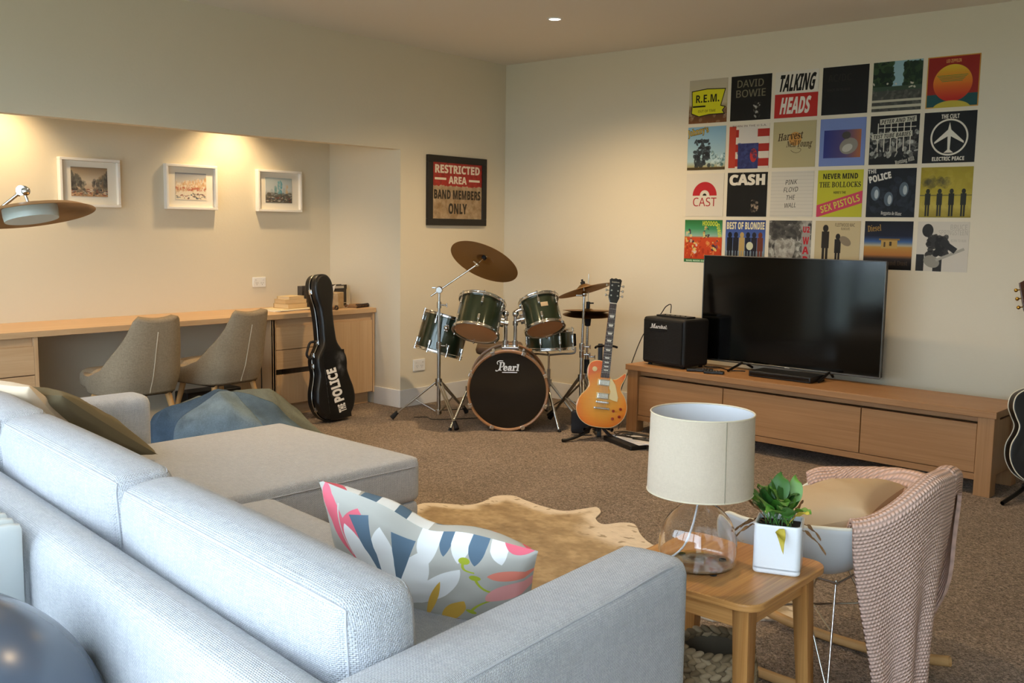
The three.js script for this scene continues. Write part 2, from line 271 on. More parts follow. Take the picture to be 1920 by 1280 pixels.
// framed sign
{
  const t = thing('framed_sign', 'black framed red and tan sign about band members on the wall', 'sign', [0.0005, 1.648, 0.581], PI / 2);
  const w = 0.66, h = 0.534, f = 0.052, d = 0.028;
  const fw = mat(0x17120f, 0.45);
  part(t, 'frame', merge([box(w, f, d, 0, h / 2 - f / 2, d / 2), box(w, f, d, 0, -h / 2 + f / 2, d / 2), box(f, h - 2 * f, d, -w / 2 + f / 2, 0, d / 2), box(f, h - 2 * f, d, w / 2 - f / 2, 0, d / 2)]), fw);
  const tex = canvasTex(640, 500, (x, W, Hh) => {
    x.fillStyle = '#b3997a'; x.fillRect(0, 0, W, Hh); const r = rng(7);
    for (let i = 0; i < 900; i++) { x.globalAlpha = 0.10; x.fillStyle = ['#7a5a36', '#d8c6a4', '#8f6c44', '#5b4326'][Math.floor(r() * 4)]; const q = 4 + r() * 40; x.beginPath(); x.ellipse(r() * W, 210 + r() * 290, q, q * (0.3 + r() * 0.6), r() * 3, 0, 7); x.fill(); }
    x.globalAlpha = 1; x.fillStyle = '#a5291f'; x.beginPath(); x.moveTo(0, 0); x.lineTo(W, 0); x.lineTo(W, 205); for (let i = 40; i >= 0; i--) x.lineTo(i * W / 40, 198 + r() * 16); x.fill();
    for (let i = 0; i < 260; i++) { x.globalAlpha = 0.14; x.fillStyle = ['#5a130d', '#c8443a', '#3a2417'][Math.floor(r() * 3)]; const q = 4 + r() * 26; x.beginPath(); x.ellipse(r() * W, r() * 200, q, q * 0.5, r() * 3, 0, 7); x.fill(); }
    x.globalAlpha = 1; x.textAlign = 'center'; x.textBaseline = 'middle';
    const fit = (s, y, size, width, color) => { x.fillStyle = color; x.font = 'bold ' + size + 'px sans-serif'; const k = width / x.measureText(s).width; x.save(); x.translate(W / 2, y); x.scale(k, 1); x.fillText(s, 0, 0); x.lineWidth = size * 0.045; x.strokeStyle = color; x.strokeText(s, 0, 0); x.restore(); };
    fit('RESTRICTED', 58, 96, 590, '#e6d9c4'); fit('AREA', 152, 88, 230, '#e6d9c4'); x.fillRect(28, 134, 145, 20); x.fillRect(W - 173, 140, 145, 20);
    fit('BAND MEMBERS', 284, 108, 610, '#2c2114'); fit('ONLY', 410, 124, 240, '#2c2114');
  });
  part(t, 'sign_print', new THREE.BoxGeometry(w - 2 * f, h - 2 * f, 0.004).translate(0, 0, 0.016), mat(0xffffff, 0.55, 0, { map: tex }));
}
// things on the desk
{
  const paper = mat(0xe4dccb, 0.9), cover = (c) => mat(c, 0.6);
  function book(label, x, y, z, w, h, d, turn, col, page = 0xd9c39c) {
    const t = thing('book', label, 'book', [x, y, z], turn, 'books stacked on the desk');
    part(t, 'page_block', box(w - 0.006, h - 0.004, d - 0.004, 0.002, h / 2, 0, 0.002), cover(page));
    part(t, 'cover', merge([box(w, 0.002, d, 0, 0.001, 0, 0.0008), box(w, 0.002, d, 0, h - 0.001, 0, 0.0008), box(0.003, h, d, -w / 2 + 0.0015, h / 2, 0, 0.0008)]), cover(col));
  }
  book('thick book with yellowed pages at the bottom of the desk stack', -0.56, DY + 0.012, 1.76, 0.15, 0.035, 0.2, 0.15, 0xb89763, 0xd8b98a);
  book('middle paperback of the stack on the desk', -0.565, DY + 0.047, 1.755, 0.14, 0.03, 0.19, -0.05, 0xc9ad80, 0xd2b384);
  book('topmost paperback of the stack on the desk', -0.57, DY + 0.077, 1.75, 0.12, 0.022, 0.165, 0.2, 0xd3bb8d, 0xdcc397);
  const sh = thing('paper_pile', 'loose white papers under the book stack on the desk', 'papers', [-0.54, DY, 1.80]);
  part(sh, 'paper_sheet', box(0.21, 0.004, 0.297, 0, 0.002, 0.04, 0.0005), paper); part(sh, 'paper_sheet', box(0.21, 0.003, 0.297, 0.01, 0.0055, 0.03, 0.0005).rotateY(0.12), mat(0xd7cfbd, 0.9)); part(sh, 'folder', box(0.22, 0.005, 0.3, 0.0, 0.0095, -0.02, 0.001).rotateY(-0.05), mat(0xd9c9a4, 0.8));
  const b = thing('ring_binder', 'dark ring binder standing open against the niche wall', 'binder', [-0.60, DY, 1.43], PI / 2);
  part(b, 'cover', merge([box(0.42, 0.165, 0.006, 0, 0.0825, -0.03, 0.001), box(0.42, 0.165, 0.006, 0, 0.0825, 0.03, 0.001), box(0.006, 0.165, 0.066, -0.207, 0.0825, 0, 0.001), box(0.42, 0.035, 0.004, 0, 0.148, 0.0355, 0.001)]), mat(0x3a3632, 0.5));
  part(b, 'spine_label', box(0.34, 0.018, 0.001, 0.01, 0.148, 0.038, 0.0004), mat(0xbdb4a4, 0.6));
  const k = thing('tissue_box', 'cream tissue box with a tissue sticking out, beside the guitar case', 'tissue box', [-0.45, DY, 1.44], 0.5);
  part(k, 'carton', box(0.115, 0.12, 0.115, 0, 0.06, 0, 0.004), mat(0xd9cbb2, 0.7, 0, { map: dataTex(128, 128, (u, v) => { const n = fbm(u, v, 6, 6, 3, 3); return [225 - 30 * n, 212 - 40 * n, 190 - 50 * n]; }, true, 0.12, 0.12) }));
  part(k, 'tissue', sheet((u, v) => { const a = u * 2 * PI, r = 0.008 + 0.028 * v * (0.7 + 0.3 * Math.sin(a * 3)); return V(Math.cos(a) * r - 0.012, 0.118 + 0.05 * v + 0.012 * Math.sin(a * 2 + 1) * v, Math.sin(a) * r * 0.5); }, 30, 8, 0.001, true), mat(0xf0ece2, 0.95));
  const coil = mat(0x2a1c14, 0.5), cov = mat(0x8d6b47, 0.7);
  for (const [x, z, turn, len, label] of [[-0.40, 1.26, 0.25, 0.16, 'spiral notebook with brown cover at the right desk end'], [-0.36, 1.56, 0.9, 0.09, 'small spiral notebook right beside the guitar case']]) {
    const n = thing('spiral_notebook', label, 'notebook', [x, DY, z], turn, 'spiral notebooks on the desk');
    part(n, 'cover', box(0.11, 0.02, len, 0, 0.012, 0, 0.002), cov);
    for (let i = 0; i < Math.round(len / 0.02); i++) part(n, 'ring', new THREE.TorusGeometry(0.012, 0.004, 6, 14).translate(0.055, 0.015, -len / 2 + 0.012 + i * 0.02), coil);
  }
  const gl = thing('reading_glasses', 'reading glasses with clear frames folded on the desk', 'glasses', [-0.44, DY + 0.02, 1.38], 0.8);
  for (const s of [-1, 1]) { part(gl, 'lens_rim', new THREE.TorusGeometry(0.024, 0.0022, 6, 24).scale(1, 0.8, 1).translate(s * 0.031, 0, 0), mat(0xcfc6b8, 0.3)); part(gl, 'temple', bar(V(s * 0.056, 0.008, 0), V(s * 0.045, -0.012, -0.11), 0.0018), mat(0xcfc6b8, 0.3)); }
  part(gl, 'bridge', bar(V(-0.008, 0.004, 0), V(0.008, 0.004, 0), 0.002), mat(0xcfc6b8, 0.3));
  // cable box and cords under the desk
  const pb = thing('cable_box', 'black electronics box on the floor under the desk', 'electronics', [-0.5, 0, 2.5]);
  part(pb, 'case', box(0.16, 0.24, 0.42, 0, 0.12, 0, 0.01), M.black);
  part(pb, 'front_panel', box(0.004, 0.2, 0.36, 0.081, 0.12, 0, 0.001), mat(0x1b1b1d, 0.3));
  single('desk_cable', 'black cord hanging under the desk behind the second chair', 'cord', tube([[-0.28, 0.45, 2.22], [-0.25, 0.34, 2.24], [-0.24, 0.2, 2.25], [-0.23, 0.05, 2.28], [-0.26, 0.004, 2.4], [-0.4, 0.005, 2.7]], 0.004, 60), M.black);
}
// tub chairs
function tubChair(label, pos, turn) {
  const t = thing('desk_chair', label, 'chair', pos, turn, 'upholstered chairs at the desk');
  // local: sitter faces -x, back at +x
  const rim = (a) => { const k = Math.abs(a) / (PI * 0.74); return k < 0.31 ? 0.826 + 0.016 * (k / 0.31) ** 2 : k < 0.54 ? lerp(0.842, 0.515, Math.pow((k - 0.31) / 0.23, 0.6)) : lerp(0.515, 0.475, sstep(0.5, 0.8, k)); };
  const plan = (a, grow) => { const e = 3.4, c = Math.cos(a), s = Math.sin(a), r = Math.pow(Math.pow(Math.abs(c) / 0.195, e) + Math.pow(Math.abs(s) / 0.205, e), -1 / e); return [c * r * grow, s * r * grow]; };
  const f = (u, v) => {
    const a = (u - 0.5) * 2 * PI * 0.74, top = rim(a), y = lerp(0.375, top, v), hi = (y - 0.4) / 0.44, [px, pz] = plan(a, 0.90 + 0.12 * Math.sin(Math.min(1, (y - 0.375) / 0.13) * PI / 2));
    const taper = 1 - 0.27 * clamp(hi) * clamp(Math.cos(a) + 0.35);
    return V(px + 0.10 * clamp(hi) + (px > 0 ? 0.02 * hi : 0), y - 0.012 * Math.cos(a * 1.5) * 0, pz * taper);
  };
  part(t, 'shell', tri(smooth(sheet(f, 64, 26, 0.045)), 'y'), M.chairFabric);
  part(t, 'seat_cushion', soft(0.46, 0.12, 0.43, 0.05, { by: 0.02 }).translate(-0.035, 0.43, 0), M.chairFabric);
  part(t, 'back_seam', tube(Array.from({ length: 14 }, (_, i) => f(0.5, i / 13 * 0.82).add(V(0.0465 + 0.004 * (1 - i / 13), 0, 0))), 0.0035, 40, 6), mat(0xbfae94, 0.9));
  part(t, 'seat_frame', box(0.36, 0.03, 0.36, -0.01, 0.362, 0, 0.01), M.black);
  for (const [sx, sz] of [[-1, -1], [-1, 1], [1, -1], [1, 1]]) part(t, 'leg', tri(bar(V(sx * 0.225 + 0.005, 0, sz * 0.215), V(sx * 0.15, 0.36, sz * 0.15), 0.011, 0.02), 'y'), M.oakleg);
  return t;
}
tubChair('taupe upholstered chair at the desk, left one beside the drawer unit', [-0.12, 0, 3.26], -0.02);
tubChair('taupe upholstered chair at the desk, right one nearer the guitar case', [-0.14, 0, 2.655], 0.12);
// black guitar case
{
  const t = thing('guitar_case', 'black hardshell guitar case with white sticker leaning against the oak cabinet', 'guitar case', [0.045, 0, 1.845], PI / 2 + 0.08);
  const tiltG = new THREE.Group(); // the case leans back as one piece
  const half = [[0, 0], [0.075, 0.008], [0.14, 0.05], [0.178, 0.13], [0.176, 0.21], [0.150, 0.29], [0.136, 0.345], [0.142, 0.40], [0.136, 0.45], [0.10, 0.50], [0.068, 0.55], [0.060, 0.62], [0.058, 0.72], [0.064, 0.80], [0.082, 0.87], [0.088, 0.93], [0.074, 0.99], [0.04, 1.025]];
  const outline = [...half, [0, 1.032], ...half.slice(1).reverse().map(([x, y]) => [-x, y])];
  const lean = (g) => g.rotateX(-0.155);
  const plastic = mat(0x0d0d0e, 0.32, 0, { bumpMap: dataTex(256, 256, (u, v) => fbm(u, v, 60, 60, 81, 2), false, 0.1, 0.1), bumpScale: 0.0006 });
  part(t, 'shell_back', lean(tri(slab(outline, 0.05, 0.012).translate(0, 0.004, -0.052))), plastic);
  part(t, 'shell_lid', lean(tri(slab(outline, 0.062, 0.022).translate(0, 0.004, 0.0))), plastic);
  const ring = new THREE.CatmullRomCurve3(outline.map(([x, y]) => V(x * 1.004, y + 0.004, -0.001)), true, 'centripetal');
  part(t, 'edge_trim', lean(new THREE.TubeGeometry(ring, 200, 0.0035, 6, true)), M.steel);
  for (const [x, y] of [[-0.085, 0.915], [-0.075, 0.56], [-0.128, 0.475], [-0.142, 0.40], [-0.16, 0.10]]) { const la = part(t, 'latch', lean(merge([box(0.012, 0.035, 0.03, x, y, 0.004, 0.003), box(0.016, 0.018, 0.018, x - 0.006, y, 0.008, 0.003)])), M.chrome); }
  part(t, 'handle', lean(tube([[-0.098, 0.57, -0.004], [-0.135, 0.565, -0.004], [-0.165, 0.52, -0.004], [-0.178, 0.485, -0.004], [-0.16, 0.46, -0.004], [-0.14, 0.455, -0.004]], 0.009, 30, 8)), M.rubber);
  const tex = canvasTex(256, 768, (x, w, h) => {
    x.fillStyle = '#0b0b0c'; x.fillRect(0, 0, w, h); const r = rng(5);
    for (let i = 0; i < 60; i++) { x.globalAlpha = 0.05; x.fillStyle = '#c8c8c8'; x.beginPath(); x.ellipse(150 + r() * 90, 40 + r() * 230, 8 + r() * 26, 14 + r() * 40, 0.2, 0, 7); x.fill(); x.beginPath(); x.ellipse(50 + r() * 60, 400 + r() * 120, 6 + r() * 22, 6 + r() * 20, 0, 0, 7); x.fill(); }
    x.globalAlpha = 1; x.save(); x.translate(96, 420); x.rotate(-PI / 2 - 0.16); x.fillStyle = '#e8e6e3'; x.textBaseline = 'middle'; x.textAlign = 'left'; x.lineWidth = 7; x.strokeStyle = '#e8e6e3';
    x.font = 'bold 116px sans-serif'; x.save(); x.translate(-170, 10); x.scale(0.98, 1.32); x.fillText('POLICE', 0, 0); x.strokeText('POLICE', 0, 0); x.restore();
    x.font = 'bold 70px sans-serif'; x.lineWidth = 4; x.save(); x.translate(-285, 20); x.scale(0.72, 1.75); x.fillText('THE', 0, 0); x.strokeText('THE', 0, 0); x.restore(); x.restore();
  });
  part(t, 'sticker', lean(new THREE.BoxGeometry(0.20, 0.48, 0.0012).translate(0.012, 0.255, 0.0628)), mat(0xffffff, 0.3, 0, { map: tex }), 'black sticker with white lettering');
}
// denim beanbag
{
  const t = thing('bean_bag', 'slumped blue denim patchwork bean bag on the carpet beside the chaise', 'bean bag', [0.52, 0, 2.99], 0.7105);
  const denim = (c, s) => mat(0xffffff, 0.95, 0, { map: dataTex(512, 512, (u, v) => { const n = 0.86 + 0.22 * (fbm(u, v, 5, 5, s, 4) - 0.5) * 2 + 0.10 * (fbm(u, v, 160, 160, s + 2, 1) - 0.5); return c.map((k) => k * n); }, true, 0.5, 0.5), bumpMap: dataTex(256, 256, (u, v) => ((Math.floor(u * 80) + Math.floor(v * 80)) % 3) / 3, false, 0.1, 0.1), bumpScale: 0.0005, specularIntensity: 0.15 });
  // lumpy sack: a ridge on the left that slumps away to the right
  const hgt = (a, q) => { const x = Math.cos(a) * q, z = Math.sin(a) * q; return 0.36 - 0.15 * sstep(0.05, 0.65, x) + 0.015 * Math.sin(x * 6 + z * 3); };
  const fold = (x, z) => 0.055 * (1 - Math.abs(Math.sin(4.5 * x + 5 * z + 1.2 * Math.sin(3 * z)))) + 0.03 * (1 - Math.abs(Math.sin(9 * x - 7 * z + 1)))- 0.02 + 0.030 * (fbm(x * 0.8 + 5, z * 0.8 + 5, 7, 7, 9, 3) - 0.5);
  const f = (a, v) => {  // v: 0 top centre .. 1 floor edge
    const R1 = Math.cos(a) > 0 ? 0.54 : 0.46, R2 = 0.30, q = Math.pow(Math.sin(v * PI / 2), 0.9), r = q * (1 + 0.05 * Math.sin(3 * a + 1));
    const x = Math.cos(a) * r * R1, z = Math.sin(a) * r * R2, y = hgt(a, r * 0.7) * Math.pow(Math.cos(v * PI / 2), 0.42);
    const k = Math.sin(v * PI); return V(x * (1 + 0.06 * k) + fold(x, z) * k * 0.5, Math.max(0.0, y + fold(x, z) * Math.min(1, y * 5)), z * (1 + 0.08 * k) + fold(z, x) * k * 0.5);
  };
  const cols = [[98, 118, 136], [124, 142, 154], [84, 104, 124], [136, 140, 130], [106, 126, 142], [122, 126, 116]].map((c, i) => denim(c, 91 + i * 3));
  const panel = (a0, a1) => tri(smooth(sheet((u, v) => f(lerp(a0, a1, 1 - u), v), 22, 30, 0.01)));
  for (let i = 0; i < 6; i++) { part(t, 'denim_panel', panel(i * PI / 3, (i + 1) * PI / 3), cols[i]); part(t, 'seam', tube(Array.from({ length: 12 }, (_, j) => f(i * PI / 3, 0.03 + j / 12 * 0.9).add(V(0, 0.002, 0))), 0.005, 40, 6), cols[(i + 1) % 6]); }
  part(t, 'bottom_panel', (() => { const s = new THREE.Shape(); for (let i = 0; i <= 48; i++) { const p = f(i / 48 * 2 * PI, 1); i ? s.lineTo(p.x, p.z) : s.moveTo(p.x, p.z); } return new THREE.ExtrudeGeometry(s, { depth: 0.004, bevelEnabled: false }).rotateX(PI / 2).translate(0, 0.004, 0); })(), cols[2]);
}
// ---------------------------------------------------------------- drum kit (laid out around the bass drum, which faces the sofa)
const KA = 0.7105, K0 = V(1.152, 0, 1.254);
const kit = (x, z) => [K0.x + x * Math.cos(KA) + z * Math.sin(KA), 0, K0.z - x * Math.sin(KA) + z * Math.cos(KA)];
M.drum = mat(0x3c4a36, 0.3, 0.4, { clearcoat: 0.9, clearcoatRoughness: 0.08, map: dataTex(256, 256, (u, v) => { const n = hash(Math.floor(u * 256), Math.floor(v * 256), 3); return [120 + 90 * n, 128 + 90 * n, 112 + 90 * n]; }, true, 0.1, 0.1) });
M.hoopwood = mat(0x9a6b42, 0.35, 0, { clearcoat: 0.5 });
M.head = mat(0xb07a4c, 0.35, 0, { clearcoat: 0.3, specularIntensity: 0.6 });
M.bronze = mat(0x97744a, 0.42, 1, { bumpMap: dataTex(8, 512, (u, v) => hash(0, Math.floor(v * 512), 4), false, 1, 1), bumpScale: 0.0004 });
const shell = (r, l) => lathe([[r - 0.006, -l / 2], [r, -l / 2], [r, l / 2], [r - 0.006, l / 2]], 56);
const hoop = (r, y, up) => lathe([[r - 0.004, y - 0.009], [r + 0.010, y - 0.011], [r + 0.013, y - 0.006], [r + 0.010, y], [r + 0.012, y + 0.009], [r + 0.015, y + 0.012], [r + 0.004, y + 0.012], [r - 0.004, y + 0.004]].map(([a, b]) => [a, up ? b : 2 * y - b]), 56);
function drum(name, label, pos, turn, r, l, lugs, { tiltX = 0, tiltZ = 0, y = 0, badge = false, bottomHead = M.head, group } = {}) {
  const t = thing(name, label, 'drum', pos, turn, group);
  const pose = new THREE.Matrix4().makeRotationFromEuler(new THREE.Euler(tiltX, 0, tiltZ, 'ZXY')).setPosition(0, y, 0), g = (q) => q.applyMatrix4(pose);
  const sh = part(t, 'shell', g(shell(r, l)), M.drum);
  part(t, 'top_hoop', g(hoop(r, l / 2, true)), M.chrome); part(t, 'bottom_hoop', g(hoop(r, -l / 2, false)), M.chrome);
  part(t, 'top_head', g(cyl(r + 0.002, 0.003, 0, l / 2 + 0.002, 0, 48)), mat(0xd8d3c6, 0.5)); part(t, 'bottom_head', g(cyl(r + 0.002, 0.003, 0, -l / 2 - 0.002, 0, 48)), bottomHead, 'brown translucent head');
  for (let i = 0; i < lugs; i++) for (const s of [-1, 1]) {
    const a = (i + 0.5) / lugs * 2 * PI, q = new THREE.Matrix4().makeRotationY(-a);
    part(t, 'lug', g(merge([box(0.016, 0.042, 0.017, r + 0.008, s * (l / 2 - 0.05), 0, 0.006), bar(V(r + 0.011, s * (l / 2 - 0.035), 0), V(r + 0.011, s * (l / 2 + 0.014), 0), 0.003, 0.003, 8), cyl(0.006, 0.01, r + 0.011, s * (l / 2 + 0.014), 0, 8)]).applyMatrix4(q)), M.chrome);
  }
  if (badge) part(t, 'badge', g(box(0.05, 0.03, 0.003, 0, 0.02, 0, 0.001).translate(0, 0, r + 0.001).applyMatrix4(new THREE.Matrix4().makeRotationY(0.25))), mat(0xc9b79c, 0.3, 0.7));
  return { t, g };
}
// bass drum
{
  const t = thing('bass_drum', 'dark green bass drum with black front head and white lettering', 'drum', kit(0, 0), KA);
  const R = 0.262, L = 0.40, cy = 0.278, fwd = (g) => g.rotateX(PI / 2).translate(0, cy, 0);   // lathe axis y -> z
  part(t, 'shell', fwd(lathe([[R - 0.006, -L], [R, -L], [R, -0.03], [R - 0.006, -0.03]], 72)), M.drum);
  for (const [n, y] of [['front_hoop', -0.032], ['rear_hoop', -L - 0.008]]) part(t, n, fwd(lathe([[R - 0.002, y - 0.006], [R + 0.013, y - 0.006], [R + 0.015, y - 0.002], [R + 0.015, y + 0.034], [R + 0.012, y + 0.038], [R - 0.003, y + 0.038], [R - 0.004, y + 0.02], [R - 0.002, y - 0.006]], 72)), M.hoopwood);
  const tex = canvasTex(1024, 1024, (x, w, h) => {
    x.fillStyle = '#090a0a'; x.fillRect(0, 0, w, h); x.fillStyle = '#e9e7e2'; x.strokeStyle = '#e9e7e2'; x.textAlign = 'left'; x.textBaseline = 'alphabetic';
    x.save(); x.translate(440, 245); x.transform(1, 0, -0.16, 1, 0, 0); x.font = 'bold 112px serif'; x.lineWidth = 6; x.scale(0.92, 1); x.fillText('earl', 0, 0); x.strokeText('earl', 0, 0); x.restore();
    x.save(); x.translate(372, 245); x.transform(1, 0, -0.16, 1, 0, 0); x.font = 'bold 160px serif'; x.lineWidth = 4; x.scale(0.85, 1); x.fillText('P', 0, 0); x.restore();
    x.lineWidth = 11; x.lineCap = 'round'; x.beginPath(); x.moveTo(352, 240); x.bezierCurveTo(340, 258, 380, 258, 392, 226); x.stroke(); x.beginPath(); x.moveTo(372, 158); x.bezierCurveTo(350, 120, 400, 108, 440, 116); x.stroke();
    x.fillRect(432, 262, 200, 12);
  });
  const hd = new THREE.CircleGeometry(R - 0.001, 72).translate(0, cy, -0.004); 
  part(t, 'front_head', hd, mat(0xffffff, 0.16, 0, { map: tex, side: THREE.DoubleSide, clearcoat: 0.4, clearcoatRoughness: 0.1 }), 'black drum head with white script lettering');
  part(t, 'rear_head', new THREE.CylinderGeometry(R, R, 0.003, 48).rotateX(PI / 2).translate(0, cy, -L - 0.02), mat(0xcfc9ba, 0.5));
  for (let i = 0; i < 8; i++) {
    const a = (i + 0.5) / 8 * 2 * PI, q = new THREE.Matrix4().makeRotationZ(a).setPosition(0, cy, 0);
    const claw = part(t, 'claw', merge([box(0.014, 0.03, 0.052, R + 0.018, 0, -0.014, 0.004), box(0.026, 0.026, 0.006, R + 0.010, 0, 0.011, 0.002)]).applyMatrix4(q), M.chrome);
    part(t, 'tension_rod', merge([bar(V(R + 0.022, 0, -0.03), V(R + 0.022, 0, -0.15), 0.0035), box(0.02, 0.02, 0.06, R + 0.01, 0, -0.18, 0.006)]).applyMatrix4(q), M.chrome);
  }
  part(t, 'spur', merge([bar(V(-0.285, 0.25, -0.11), V(-0.385, 0.012, 0.0), 0.009, 0.011), cyl(0.017, 0.05, -0.275, 0.262, -0.12, 12)]), M.chrome); part(t, 'spur_foot', cyl(0.014, 0.02, -0.388, 0.011, 0.004, 12, 0.008), M.rubber);
  part(t, 'spur', merge([bar(V(0.285, 0.25, -0.11), V(0.352, 0.012, 0.0), 0.009, 0.011), cyl(0.017, 0.05, 0.275, 0.262, -0.12, 12)]), M.chrome); part(t, 'spur_foot', cyl(0.014, 0.02, 0.354, 0.011, 0.004, 12, 0.008), M.rubber);
  part(t, 'tom_mount', merge([box(0.12, 0.03, 0.10, 0.012, cy + R + 0.008, -0.17, 0.008), cyl(0.02, 0.06, -0.021, cy + R + 0.03, -0.17, 20), cyl(0.02, 0.06, 0.045, cy + R + 0.03, -0.17, 20)]), M.chrome);
  part(t, 'tom_post', tube([[-0.021, 0.56, -0.17], [-0.021, 0.70, -0.17], [-0.021, 0.775, -0.17], [-0.028, 0.80, -0.17], [-0.075, 0.813, -0.165]], 0.0125, 40, 14), M.chrome);
  part(t, 'tom_post', tube([[0.045, 0.56, -0.17], [0.045, 0.70, -0.17], [0.045, 0.775, -0.17], [0.05, 0.80, -0.17], [0.105, 0.825, -0.165]], 0.0125, 40, 14), M.chrome);
  for (const x of [-0.021, 0.045]) part(t, 'wing_bolt', merge([ball(0.024, x, 0.785, -0.17), box(0.008, 0.012, 0.05, x, 0.72, -0.15, 0.003), cyl(0.019, 0.03, x, 0.72, -0.17, 16)]), M.chrome);
  part(t, 'pedal', merge([box(0.09, 0.012, 0.24, 0, 0.02, -0.56, 0.004).rotateX(0), bar(V(-0.05, 0.0, -0.44), V(-0.05, 0.2, -0.44), 0.006), bar(V(0.05, 0.0, -0.44), V(0.05, 0.2, -0.44), 0.006), bar(V(-0.05, 0.2, -0.44), V(0.05, 0.2, -0.44), 0.006)]), M.steel);
}
const T1 = drum('rack_tom', 'larger dark green rack tom mounted left above the bass drum', kit(-0.204, -0.12), KA, 0.152, 0.225, 6, { tiltX: -0.50, tiltZ: -0.20, y: 0.762, group: 'toms on the bass drum' });
const T2 = drum('rack_tom', 'smaller dark green rack tom with badge mounted right above the bass drum', kit(0.224, -0.12), KA, 0.127, 0.205, 6, { tiltX: -0.50, tiltZ: 0.24, y: 0.785, badge: true, group: 'toms on the bass drum' });
for (const [T, s, r] of [[T1, 1, 0.152], [T2, -1, 0.127]]) part(T.t, 'mount_bracket', T.g(merge([new THREE.CylinderGeometry(0.034, 0.034, 0.02, 24).rotateZ(PI / 2).translate(s * (r + 0.008), 0.01, -0.02), new THREE.CylinderGeometry(0.016, 0.016, 0.04, 16).rotateZ(PI / 2).translate(s * (r + 0.03), 0.01, -0.02), new THREE.TorusGeometry(0.03, 0.005, 8, 24).rotateY(PI / 2).translate(s * (r + 0.02), 0.01, -0.02)])), M.chrome);
const FT = drum('floor_tom', 'large dark green tom hung behind the boom cymbal stand near the corner', kit(-0.475, -0.48), KA, 0.17, 0.26, 8, { tiltX: -0.12, tiltZ: -0.26, y: 0.602, bottomHead: mat(0x6b5a44, 0.4) });
part(FT.t, 'mount_bracket', FT.g(merge([box(0.03, 0.05, 0.02, 0.02, 0.05, 0.178, 0.006), ball(0.02, 0.02, 0.05, 0.185)])), M.chrome);
const SN = drum('snare_drum', 'shallow dark green snare drum behind the right rack tom', kit(0.293, -0.5), KA, 0.17, 0.125, 8, { tiltX: -0.06, tiltZ: 0.05, y: 0.575, bottomHead: mat(0xcfc9ba, 0.4) });
part(SN.t, 'strainer', SN.g(box(0.03, 0.09, 0.02, 0.178, -0.01, 0, 0.005)), M.rubber);
// stands
function tripod(t, h, legs, hub) {   // legs: foot points; hub: height where they meet the pole
  for (const [x, z] of legs) {
    const top = V(x * 0.06, hub, z * 0.06), foot = V(x, 0.03, z), knee = top.clone().lerp(foot, 0.5), side = V(-z, 0, x).normalize().multiplyScalar(0.012);
    part(t, 'leg', merge([bar(top.clone().add(side), foot.clone().add(side.clone().multiplyScalar(0.3)), 0.0065), bar(top.clone().sub(side), foot.clone().sub(side.clone().multiplyScalar(0.3)), 0.0065), bar(knee, V(x * 0.05, 0.075, z * 0.05), 0.005)]), M.steel);
    const d = V(x, 0, z).normalize();
    part(t, 'rubber_foot', merge([bar(foot.clone().addScaledVector(d, -0.03).add(V(0, 0.03, 0)), foot.clone().addScaledVector(d, 0.012).add(V(0, -0.014, 0)), 0.013, 0.018, 10)].map((g) => { g.computeBoundingBox(); return g.translate(0, -Math.min(0, g.boundingBox.min.y), 0); })), M.rubber);
  }
  part(t, 'pole_base', merge([bar(V(0, 0.055, 0), V(0, h * 0.6, 0), 0.013), cyl(0.024, 0.05, 0, hub, 0, 16), cyl(0.022, 0.03, 0, 0.075, 0, 16)]), M.steel);
}
const cymbalGeo = (r, bell, hgt) => lathe([[0.006, hgt + 0.0012], [bell * 0.5, hgt - 0.002], [bell, hgt - 0.022], [bell * 1.15, hgt - 0.025], [r * 0.7, hgt - 0.035], [r, hgt - 0.045], [r, hgt - 0.0465], [r * 0.7, hgt - 0.0365], [bell * 1.15, hgt - 0.0265], [bell, hgt - 0.0235], [bell * 0.5, hgt - 0.0035], [0.006, hgt]].reverse(), 80);
const clampPart = (y, r = 0.02) => merge([cyl(r, 0.045, 0, y, 0, 18), bar(V(0, y, 0), V(0.05, y, 0.02), 0.006), box(0.008, 0.03, 0.018, 0.055, y, 0.022, 0.003)]);
